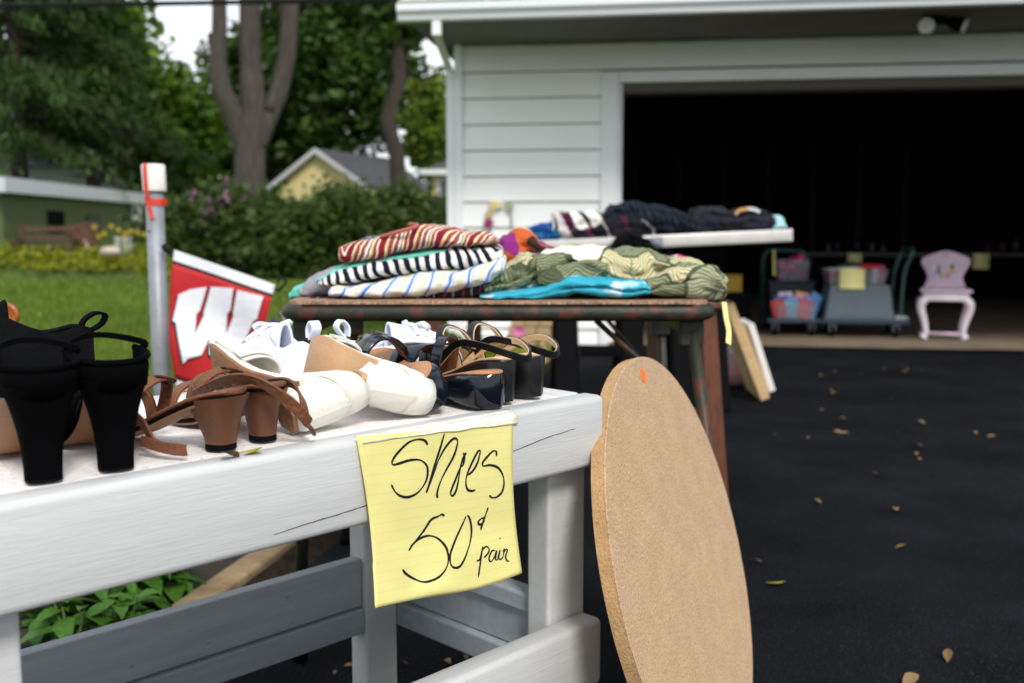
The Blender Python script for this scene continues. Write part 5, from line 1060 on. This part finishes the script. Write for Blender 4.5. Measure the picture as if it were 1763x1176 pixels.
for z in (-.0225, -.0215, -.019, -.012, -.006, -.0027): rr_.append([v*(1+.0010*noise.noise(Vector((v.x*60, v.y*60, z*400)))) if True else v for v in ringc(Rr-(.0015 if z < -.022 else 0), z, 256)])
for r__, z in zip(rr_, (-.0225, -.0215, -.018, -.012, -.006, -.0027)):
    for v in r__: v.z = z
q.loft(rr_); q.build('rim', M['cork_rim'], disc)
stp = DM.inverted() @ on_pl(1107, 647, DM.translation, Nn); q = MB(); q.loft([[Vector((stp.x+.0125*math.cos(2*math.pi*k/20), stp.y+.0125*math.sin(2*math.pi*k/20), z)) for k in range(20)] for z in (.0002, .0008)]); q.build('price_sticker', mat('orange_sticker', (.80, .17, .02), .6, .15, 200), disc)

# ================================================================== SHOES
WT = [(0, .0), (.008, .25), (.03, .48), (.07, .66), (.13, .77), (.2, .78), (.35, .70), (.5, .78), (.65, .96), (.75, 1.0), (.85, .92), (.93, .70), (.975, .42), (.995, .18), (1, .0)]
def ts(a, b, n=26): return [a+(b-a)*(.5-.5*math.cos(math.pi*i/n)) for i in range(n+1)]
class Shoe:
    def __init__(s, name, label, fwd, up, L=.235, hw=.037, side=1, group=None, cat='shoe'):
        f = Vector(fwd).normalized(); u = Vector(up); u = (u-f*u.dot(f)).normalized(); l = u.cross(f)
        s.M = Matrix(((f.x, l.x, u.x, 0), (f.y, l.y, u.y, 0), (f.z, l.z, u.z, 0), (0, 0, 0, 1))); s.t = thing(name, label, cat, mat=s.M, group=group); s.L = L; s.hw = hw; s.side = side; s.parts = []
    def w(s, t): return max(.0006, s.hw*interp(t, WT))
    def c(s, t): return s.side*s.hw*.22*(math.sin(math.pi*min(1, max(0, t)))**2)*(1 if t > .2 else .5)
    def slab(s, nm, m, top, bot, t0=0., t1=1., grow=0., wb=1., parent=None, n=26, e=.0025, wbt=None, pw=None):
        q = MB(); rings = []
        for t in ts(t0, t1, n):
            zt, zb = (sm(t, top), sm(t, bot)); zb = min(zb, zt-.0008); w_ = max(.0008, s.w(t)+grow*min(1, s.w(t)/.02)); b_ = w_*(interp(t, wbt) if wbt else wb); ee = min(e, (zt-zb)*.4, w_*.4); x = t*s.L; c = s.c(t)
            if pw:
                zc = (zt+zb)/2; hz_ = (zt-zb)/2; ring = []
                for k in range(24):
                    a = 2*math.pi*k/24; sy = math.copysign(abs(math.cos(a))**pw, math.cos(a)); sz = math.copysign(abs(math.sin(a))**pw, math.sin(a)); f = (sz+1)/2
                    ring.append(Vector((x, c+sy*(b_+(w_-b_)*f), zc+hz_*sz)))
                rings.append(ring); continue
            rings.append([Vector((x, c+y, z)) for y, z in ((-w_, zt-ee), (-w_+ee, zt), (0, zt), (w_-ee, zt), (w_, zt-ee), (b_*.5+w_*.5, (zt+zb)/2), (b_, zb+ee), (b_-ee, zb), (-b_+ee, zb), (-b_, zb+ee), (-b_*.5-w_*.5, (zt+zb)/2))])
        q.loft(rings); o = q.build(nm, m, parent or s.t, True); s.sharp(o); s.parts.append(o); return o
    def sharp(s, o):
        me = o.data
        try: me.set_sharp_from_angle(angle=R(50))
        except Exception: pass
    def heel(s, nm, m, x0, z1, a_top, b_top, a_bot, b_bot, z0=0., xb=None, pw=.7, n=22, cap=None, capm=None, curve=1.6, tilt=0., ytop=0.):
        """tapered heel: super-elliptic sections from the floor to the shoe"""
        q = MB(); rings = []; K = 9
        for i in range(K):
            f = i/(K-1); z = z0+(z1-z0)*f; g = f**curve; a = a_bot+(a_top-a_bot)*g; b = b_bot+(b_top-b_bot)*g; xc = (xb if xb is not None else x0)*(1-g)+x0*g
            rings.append([Vector((xc+a*math.copysign(abs(math.cos(th))**pw, math.cos(th)), s.c(.1)+b*math.copysign(abs(math.sin(th))**pw, math.sin(th)), z+tilt*(math.cos(th)*a)*f)) for th in [2*math.pi*k/n for k in range(n)]])
        q.loft(rings); o = q.build(nm, m, s.t, True); s.sharp(o); s.parts.append(o)
        if cap:
            q = MB(); q.loft([[Vector((v.x, v.y, v.z-cap)) for v in rings[0]], [Vector((v.x, v.y, v.z-.0003)) for v in rings[0]]]); oc = q.build('heel_cap', capm or M['black'], o, True); s.sharp(oc); s.parts.append(oc)
        return o
    def arch(s, nm, m, t, top, h, wd, th=.003, tilt=0., grow=.002, inner=None, span=(0, 1), lift=0., base=.004, n=16, roll=0.):
        """strap over the foot at station t"""
        w_ = s.w(t)+grow; z0 = sm(t, top)-base; P = []; dirs = []
        for i in range(n+1):
            f = span[0]+(span[1]-span[0])*i/n; a = math.pi*f; P.append(Vector((t*s.L+tilt*math.sin(a)+roll*(f-.5), s.c(t)+w_*math.copysign(abs(math.cos(a))**.8, math.cos(a)), z0+(h+base)*abs(math.sin(a))**.75+lift*f)))
        q = MB(); q.band(P, (wd, 0, .0), th); o = q.build(nm, m, s.t, True); s.sharp(o); s.parts.append(o)
        if inner:
            q = MB(); cen = Vector((t*s.L, s.c(t), z0)); q.band([p+(cen-p).normalized()*(th*.75) for p in P], (wd*.94, 0, 0), th*.5); k = q.build('lining', inner, o, True); s.sharp(k); s.parts.append(k)
        return o
    def strap(s, nm, m, pts, wd, th=.0028, inner=None):
        P = cr(pts, 7); q = MB(); q.band(P, wd, th); o = q.build(nm, m, s.t, True); s.sharp(o); s.parts.append(o)
        if inner:
            cen = sum(P, Vector())/len(P); q = MB(); q.band([p+(Vector((cen.x, cen.y, p.z))-p).normalized()*th*.8 for p in P], Vector(wd)*.92, th*.5); k = q.build('lining', inner, o, True); s.sharp(k)
        return o
    def shell(s, nm, m, t0, t1, top, hf, a0f=None, grow=.0015, th=.0025, n=22, k=18, base=.003, pw=.8):
        """upper: arcs over the foot; a0f(t) opens the middle (fraction 0..1 left open)"""
        V, Fc = [], []; halves = (0, 1) if a0f else (None,)
        for hfn in halves:
            off = len(V)
            for t in ts(t0, t1, n):
                w_ = s.w(t)+grow*min(1, s.w(t)/.01); z0 = sm(t, top)-base; h = hf(t)+base; g = a0f(t) if a0f else 0
                for i in range(k+1):
                    f = i/k
                    if hfn == 0: f = f*(.5-g/2)
                    elif hfn == 1: f = 1-f*(.5-g/2)
                    a = math.pi*f; V.append(Vector((t*s.L, s.c(t)+w_*math.copysign(abs(math.cos(a))**pw, math.cos(a)), z0+h*abs(math.sin(a))**pw)))
            for i in range(n):
                for j in range(k): a = off+i*(k+1)+j; q4 = (a, a+1, a+k+2, a+k+1); Fc.append(q4 if hfn != 1 else q4[::-1])
        o = pyd(nm, V, Fc, m, s.t, True); sd_ = o.modifiers.new('thick', 'SOLIDIFY'); sd_.thickness = th; sd_.offset = 0; s.parts.append(o); return o
    def rest(s, px, py, z=None, local=(.04, 0, 0)):
        """set the shoe down: local point over pixel (px, py), lowest point on the bench top"""
        z = BT if z is None else z; tgt = on_z(px, py, z); bpy.context.view_layer.update()
        pts = [s.M @ v.co for o in s.t.children_recursive if o.type == 'MESH' for v in o.data.vertices]; mz = min(p.z for p in pts); lp = s.M @ Vector(local)
        s.t.location = Vector((tgt.x-lp.x, tgt.y-lp.y, z+.0004-mz)); return s

GS = {k: k for k in ('black high heels', 'brown sandals', 'white wedge shoes', 'white canvas shoes', 'navy slides', 'black slingback wedges')}
# --- black suede block heels, seen from behind
def black_heel(lab, px, py, fwd, side):
    s = Shoe('high_heel_shoe', lab, fwd, (0, 0, 1), .225, .036, side, 'black high heels'); top = [(0, .098), (.12, .096), (.3, .078), (.5, .04), (.65, .016), (.8, .010), (1, .014)]; bot = [(t, z-.007) for t, z in top]
    s.slab('outsole', M['sole_brown'], bot, [(t, z-.0098) for t, z in top], .14, 1, -.001); s.slab('footbed', M['black_suede'], top, bot, .03, 1)
    s.heel('heel', M['black_suede'], .030, .0925, .032, .0335, .0155, .0165, .003, .026, .62, curve=2.0, cap=.003)
    # counter with piped topline
    ring = []
    for i in range(33):
        a = R(-125)+R(250)*i/32; ring.append((.036-.0405*math.cos(a), s.c(.1)+.0355*math.sin(a), a))
    V, Fc = [], []
    for x, y, a in ring: e = abs(a)/R(125); V += [(x+.001, y*.985, .082), (x-.002, y*1.03, .100+.002*e*e), (x+.001, y*1.02, .108+.008*e*e)]
    for i in range(32):
        for j in range(2): b = i*3+j; Fc.append((b, b+1, b+4, b+3))
    o = pyd('counter', V, Fc, M['black_suede'], s.t, True); sd_ = o.modifiers.new('thick', 'SOLIDIFY'); sd_.thickness = .003
    q = MB(); q.tube([(V[i*3+2][0], V[i*3+2][1], V[i*3+2][2]+.001) for i in range(33)], .0032, 8); q.build('topline_piping', M['black_suede'], o, True)
    s.strap('ankle_strap', M['black_suede'], [(.055, -.033, .114), (.045, -.037, .122), (.075, -.012, .128), (.085, .012, .128), (.05, .036, .123), (.058, .033, .114)], (0, 0, .006), .004)
    s.shell('vamp', M['black_suede'], .5, .97, top, lambda t: .030+.03*math.sin(math.pi*min(1, (1-t)/.5))); s.rest(px, py, local=(.026, 0, 0)); return s
black_heel('black suede block heel shoe at the far left, nearest the camera', 76, 826, (-.55, .83, 0), 1)
black_heel('black suede block heel shoe second from the left, beside the brown sandals', 199, 806, (-.55, .83, 0), -1)
# --- black sneaker behind
s = Shoe('black_sneaker', 'black sneaker with heel pull tab behind the black high heels', (-.80, -.60, 0), (0, 0, 1), .27, .043, 1)
top = [(0, .034), (.3, .030), (.6, .024), (.8, .022), (1, .030)]
s.slab('sole', M['black'], top, [(0, .004), (.1, 0), (.8, 0), (1, .010)], grow=.003)
hs = lambda t: interp(t, [(0, .080), (.06, .092), (.2, .088), (.32, .100), (.42, .108), (.50, .092), (.65, .060), (.8, .038), (.95, .020), (1, .004)])
s.shell('upper', M['black_mesh'], 0, 1, top, hs, lambda t: interp(t, [(0, .20), (.05, .30), (.15, .36), (.3, .30), (.40, .12), (.46, .0), (1, .0)]), th=.006, n=34)
for k in range(7): s.arch('side_rib', M['black_leather'], .20+.035*k, top, .026+.004*k, .004, .003, 0, .0035, None, (.0, .30), base=.0, n=8)
for k in range(5): s.arch('lace', M['black_suede'], .52+.05*k, top, interp(.52+.05*k, [(.5, .096), (.65, .064), (.8, .044)]), .007, .004, .0, .002, None, (.28, .72), n=10)
s.shell('tongue', M['black_mesh'], .36, .55, top, lambda t: interp(t, [(.36, .122), (.45, .110), (.55, .084)]), None, grow=-.016, th=.006, n=8)
s.strap('pull_tab', M['black_suede'], [(.008, 0, .106), (-.012, 0, .116), (-.018, 0, .128), (-.006, 0, .131), (.008, 0, .122), (.014, 0, .106)], (0, .020, 0), .0035)
s.rest(163, 716, local=(0, 0, 0))
# --- amber ornament in the bed, seen over the sneaker at the left edge
p = on_y(6, 543, 2.15); orn = thing('garden_stake', 'glossy amber round ornament on a garden stake at the left picture edge', 'ornament', (p.x, p.y, 0))
q = MB(); q.tube([(0, .01, -.1), (0, .01, p.z)], .004, 8); q.build('stake', M['wire'], orn)
q = MB(); q.loft([[Vector((r_*math.cos(6.283*k/28), y, p.z+r_*math.sin(6.283*k/28)*.8)) for k in range(28)] for r_, y in ((.012, .004), (.033, .0), (.038, -.006), (.035, -.011), (.028, -.008), (.012, -.004))]); q.build('disc', M['amber'], orn, True)
q = MB(); q.ball((.004, -.008, p.z-.006), .014, 10, (1, .5, 1)); q.build('boss', mat('bright_amber', (.75, .20, .02), .3), orn, True)

# --- brown leather sandals
def brown_sandal(lab, px, py, fwd, side, flop):
    s = Shoe('brown_sandal', lab, fwd, (0, 0, 1), .235, .036, side, 'brown sandals'); top = [(0, .068), (.12, .065), (.3, .050), (.5, .028), (.65, .0165), (.8, .0135), (1, .018)]; bot = [(t, z-.005) for t, z in top]
    s.slab('footbed', M['brown_leather'], top, bot, grow=.001); s.slab('welt', M['black'], bot, [(t, z-.0085) for t, z in top], 0, 1, 0); s.slab('outsole', M['sole_brown'], [(t, z-.009) for t, z in top], [(t, z-.013) for t, z in top], .1, 1, -.002)
    s.heel('heel', M['brown_heel'], .034, .0575, (.036, .028)[flop], (.030, .024)[flop], .0165, (.0155, .0145)[flop], .007, .030, .9, curve=1.35, cap=.0065, tilt=-.10)
    L_ = s.L
    s.arch('toe_strap', M['brown_leather'], .78, top, .036, .020, .003, .004, .002, M['tan_insole']); s.arch('toe_strap', M['brown_leather'], .62, top, .046, .016, .003, .006, .002, M['tan_insole'])
    s.strap('instep_strap', M['brown_leather'], [(.135, -.030, .028), (.125, -.028, .055), (.112, -.010, .072), (.115, .012, .070), (.128, .028, .052), (.135, .030, .028)], (.015, 0, .004), .003)
    q = MB(); 
    for i in range(2): q.tube(cr([(.118, -.018+.0, .064), (.105, -.02, .068), (.105, .0, .075), (.118, .0, .074), (.118, -.018, .064)], 4), .0016, 6)
    q.build('buckle', M['brown_heel'], s.t, True)
    if flop == 0: s.strap('slingback_strap', M['brown_leather'], [(.128, .030, .040), (.095, .045, .030), (.070, .058, .014), (.045, .060, .010), (.030, .058, .010), (.055, .063, .012), (.085, .060, .016)], (0, 0, .012), .003)
    else: s.strap('slingback_strap', M['brown_leather'], [(.125, .030, .045), (.08, .034, .060), (.03, .034, .074), (-.006, .026, .074), (-.024, .005, .056), (-.028, -.018, .032), (-.026, -.030, .014), (-.010, -.034, .020), (.002, -.034, .050), (.03, -.036, .062), (.08, -.032, .056), (.12, -.030, .050)], (0, .006, .011), .0032)
    s.rest(px, py, local=(.030, 0, 0)); return s
brown_sandal('brown leather sandal with conical heel and strap flopped on the bench, left of the pair', 381, 772, (-.93, .36, 0), 1, 0)
brown_sandal('brown leather sandal with looped heel strap, right of the pair', 452, 757, (-.70, .70, 0), -1, 1)
# --- white wedges tipped back to show their brown soles
def white_wedge(lab, px, py, fwd, up, side, solem, loc):
    s = Shoe('wedge_shoe', lab, fwd, up, .232, .037, side, 'white wedge shoes')
    top = [(0, .074), (.12, .070), (.25, .058), (.4, .038), (.55, .022), (.7, .014), (.85, .014), (1, .024)]
    solb = [(.22, .030), (.32, .026), (.42, .020), (.55, .006), (.68, .0), (.82, .001), (.92, .006), (1, .016)]
    s.slab('sole', solem, [(t, z+.005) for t, z in solb], solb, .20, 1, .0015, e=.0012)
    s.slab('midsole', M['white_leather'], top, [(t, z+.0052) for t, z in solb], .2, 1, .0005)
    s.slab('wedge', M['white_leather'], [(t, z+.0003) for t, z in top], [(0, .012), (.03, .006), (.07, .005), (.17, .005), (.20, .012), (.25, .022), (.29, .033), (.315, .043)], 0, .315, .0028, .72, n=34, pw=.42, wbt=[(0, .9), (.1, .62), (.2, .62), (.3, .9)])
    q = MB(); q.loft([[Vector((.0025+x, s.c(.1)+y, z)) for x, y in ((.006, -.010), (.010, -.016), (.036, -.017), (.042, -.010), (.042, .010), (.036, .017), (.010, .016), (.006, .010))] for z in (0, .0085)]); q.build('heel_cap', solem, s.t, bevel=.001)
    s.slab('insole', M['white_leather'], [(t, z+.002) for t, z in top], top, 0, 1, -.003)
    V, Fc = [], []
    for i in range(29):                                     # low quarter round the heel
        f = i/28; t = .40*abs(2*f-1)**1.2; sg = -1 if f < .5 else 1; y = s.c(t)+sg*(s.w(t)+.001); z = sm(t, top); h = interp(t, [(0, .030), (.1, .027), (.25, .010), (.4, .001)])
        V += [(t*s.L, y, z-.004), (t*s.L+.001, y*1.0, z+h*.6), (t*s.L+.002, y*.94, z+h)]
    for i in range(28):
        for j in range(2): a = i*3+j; Fc.append((a, a+1, a+4, a+3))
    o = pyd('quarter', V, Fc, M['white_leather'], s.t, True); sd_ = o.modifiers.new('thick', 'SOLIDIFY'); sd_.thickness = .003
    s.shell('vamp', M['white_leather'], .60, .955, top, lambda t: interp(t, [(.6, .044), (.75, .038), (.9, .027), (.955, .020)]), th=.003)
    s.arch('vamp_band', M['white_leather'], .66, top, .046, .022, .003, 0, .004); q = MB(); q.tube([(.185, -.008, .056), (.185, .008, .057)], .003, 6); q.build('bow', M['white_leather'], s.t, True)
    s.rest(px, py, local=loc); return s
white_wedge('white wedge shoe tipped on its side with dark brown sole facing out', 546, 746, (-.68, .68, .24), (.74, .61, .22), -1, M['sole_brown'], (.006, 0, .03))
white_wedge('white wedge shoe tipped up with pale tan sole, right of the pair', 660, 728, (-.52, .84, .05), (.78, .60, -.23), 1, M['sole_tan'], (.006, 0, .03))
# --- navy slides
def navy_slide(lab, px, py, fwd, up, side):
    s = Shoe('navy_slide', lab, fwd, up, .225, .041, side, 'navy slides'); top = [(0, .048), (.15, .046), (.3, .041), (.5, .030), (.7, .024), (.85, .023), (1, .030)]; bot = [(0, .002), (.05, 0), (.28, 0), (.36, .006), (.5, .006), (.6, 0), (.85, .0), (1, .012)]
    s.slab('wedge_sole', M['navy_patent'], top, bot, 0, 1, 0., .90, e=.007); s.slab('footbed', M['tan_insole'], [(t, z+.0022) for t, z in top], [(t, z-.001) for t, z in top], 0, 1, -.0062, e=.001)
    s.arch('band', M['navy_patent'], .70, top, .052, .046, .003, -.004, .0, M['brown_leather']); s.arch('band', M['navy_patent'], .50, top, .060, .018, .003, -.010, .0, M['brown_leather'], roll=.03)
    s.rest(px, py, local=(.0, 0, 0)); return s
navy_slide('glossy navy slide tilted to show its tan footbed, beside the white wedge', 766, 713, (-.50, .86, .10), (-.42, -.50, .78), 1)
navy_slide('glossy navy slide standing flat between the tilted slide and the black wedges', 862, 706, (-.78, .62, 0), (0, 0, 1), -1)
# --- black slingback wedges
def black_wedge(lab, px, py, fwd, side):
    s = Shoe('slingback_wedge', lab, fwd, (0, 0, 1), .225, .035, side, 'black slingback wedges'); top = [(0, .060), (.15, .058), (.3, .048), (.5, .031), (.65, .022), (.8, .019), (1, .024)]; bot = [(0, .002), (.05, 0), (.22, 0), (.34, .014), (.48, .010), (.6, .0), (.85, 0), (1, .010)]
    s.slab('wedge_sole', M['wedge_black'], top, bot, 0, 1, 0., .78, e=.003, wbt=[(0, .72), (.3, .78), (.5, .95), (1, .97)]); s.slab('footbed', M['cream_insole'], [(t, z+.003) for t, z in top], [(t, z+.0002) for t, z in top], 0, 1, -.0012, e=.001)
    s.arch('toe_strap', M['black_leather'], .80, top, .040, .022, .003, 0, .001, M['cream_insole']); s.arch('toe_strap', M['black_leather'], .64, top, .048, .018, .003, .004, .001, M['cream_insole']); s.arch('cross_strap', M['black_leather'], .72, top, .048, .014, .003, .004, .001, M['cream_insole'], roll=.04)
    s.strap('slingback_strap', M['black_leather'], [(.125, -.030, .038), (.10, -.032, .058), (.06, -.034, .076), (.015, -.028, .082), (-.022, -.012, .072), (-.030, .005, .064), (-.016, .022, .070), (.03, .032, .080), (.075, .034, .078), (.125, .030, .040)], (0, .002, .010), .003, M['cream_insole'])
    s.strap('strap_loop', M['black_leather'], [(.098, -.031, .064), (.115, -.020, .090), (.13, .0, .098), (.125, .018, .088), (.112, .030, .062)], (.010, 0, .003), .003, M['cream_insole'])
    s.rest(px, py, local=(.026, 0, 0)); return s
black_wedge('black slingback wedge sandal half hidden behind the navy slide', 858, 692, (-.74, .67, 0), -1)
black_wedge('black slingback wedge sandal at the right end of the shoe row', 908, 683, (-.72, .69, 0), 1)
# --- white canvas sneakers at the back
def canvas(lab, px, py, fwd, side, sc=1.):
    s = Shoe('canvas_shoe', lab, fwd, (0, 0, 1), .235*sc, .039*sc, side, 'white canvas shoes'); top = [(0, .028), (.4, .026), (.8, .024), (1, .026)]
    s.slab('sole', M['rubber_white'], top, [(0, .0), (.9, 0), (1, .004)], grow=.003, e=.004); q = MB()
    hs = lambda t: interp(t, [(0, .046), (.04, .060), (.1, .060), (.2, .050), (.35, .048), (.45, .060), (.55, .062), (.68, .048), (.8, .034), (.92, .024), (.98, .014), (1, .004)])
    s.shell('upper', M['canvas'], 0, 1, top, hs, lambda t: interp(t, [(0, .34), (.05, .46), (.15, .54), (.3, .50), (.42, .34), (.52, .0), (1, .0)]), th=.004, n=34)
    s.shell('tongue', M['canvas'], .34, .56, top, lambda t: interp(t, [(.34, .070), (.42, .066), (.56, .060)]), None, -.014, .004, 8)
    for k in range(4): s.arch('lace', M['rubber_white'], .50+.055*k, top, interp(.5+.055*k, [(.5, .068), (.6, .060), (.7, .049)]), .007, .004, 0, .003, None, (.26, .74), n=10)
    s.strap('bow', M['rubber_white'], [(.118, .004, .090), (.128, .026, .094), (.138, .030, .086), (.125, .004, .088), (.128, -.026, .095), (.140, -.026, .086), (.126, -.002, .088)], (.008, 0, .003), .003)
    s.strap('heel_tab', M['canvas'], [(.008, 0, .078), (-.004, 0, .094), (.004, 0, .104), (.014, 0, .094), (.014, 0, .08)], (0, .016, 0), .003)
    s.rest(px, py, local=(.0, 0, 0)); return s
canvas('white canvas lace up shoe at the back left, behind the tipped wedges', 545, 676, (-.62, .74, 0), 1)
canvas('white canvas lace up shoe at the back right with toe pointing to the black wedges', 585, 672, (.74, .55, 0), -1)

# ================================================================== FALLEN LEAVES
lm_ = [mat('dry_leaf', c, .8, .2, 60) for c in ((.20, .12, .05), (.15, .085, .03), (.25, .17, .075))] + [mat('yellow_leaf', (.42, .36, .03), .7, .2, 60)]
LM = []
for k in range(4):
    v = []; 
    for t, wd in ((0, 0.02), (.2, .16), (.45, .24), (.7, .18), (1, 0.01)): z = .10*math.sin(t*3+k)+.02; v += [(t-.5, -wd, z+.10*wd*(k+1)), (t-.5, 0, z), (t-.5, wd, z+.16*wd*(3-k))]
    f = [];
    for i in range(4): a = i*3; f += [(a, a+1, a+4, a+3), (a+1, a+2, a+5, a+4)]
    me_ = bpy.data.meshes.new('fallen_leaf'); me_.from_pydata(v, [], f); me_.materials.append(lm_[k]); LM.append(me_)
def fallen(px, py, size, k, label, z=.012, group='fallen leaves on the driveway'):
    p = on_z(px, py, z); o = bpy.data.objects.new('fallen_leaf', LM[k]); COL.objects.link(o); o.location = p; o.scale = (size,)*3; o.rotation_euler = (rng.uniform(-.25, .25), rng.uniform(-.25, .25), rng.uniform(0, 6.28)); return tag(o, label, 'leaf', group)
fallen(1335, 1002, .055, 3, 'yellow green curled leaf on the asphalt right of the cork board'); fallen(1300, 966, .04, 0, 'orange tan leaf beside the right edge of the cork board')
fallen(1577, 768, .06, 0, 'largest tan leaf in the middle of the driveway'); fallen(1565, 741, .05, 2, 'pale tan leaf just beyond the largest driveway leaf'); fallen(1513, 818, .045, 1, 'brown leaf nearer than the largest driveway leaf'); fallen(1408, 863, .035, 1, 'single brown leaf between the cork board and driveway middle')
fallen(1568, 1172, .05, 0, 'orange curled leaf at the bottom edge of the picture'); fallen(1583, 790, .035, 1, 'small brown leaf right under the largest driveway leaf')
o = fallen(428, 776, .042, 3, 'yellow leaf lying on the bench edge below the brown sandal heel', BT+.003, None); o.rotation_euler = (0, .2, 2.6)
o = fallen(398, 786, .035, 1, 'brown leaf tip on the bench edge beside the yellow leaf', BT+.003, None)
gl_ = random.Random(4)
for k in range(36):
    py = 612+170*gl_.random()**1.3; px = gl_.uniform(1330, 1763)
    if k % 9 == 0: py = gl_.uniform(780, 1170)
    fallen(px, py, gl_.uniform(.022, .042), gl_.choice((0, 0, 1, 1, 2)), 'small dry tan leaf scattered on the black asphalt')
for k in range(14): fallen(gl_.uniform(560, 930), gl_.uniform(1050, 1170), gl_.uniform(.015, .03), gl_.choice((0, 1)), 'bit of dry leaf on the asphalt under the bench', group='leaf bits under the bench')
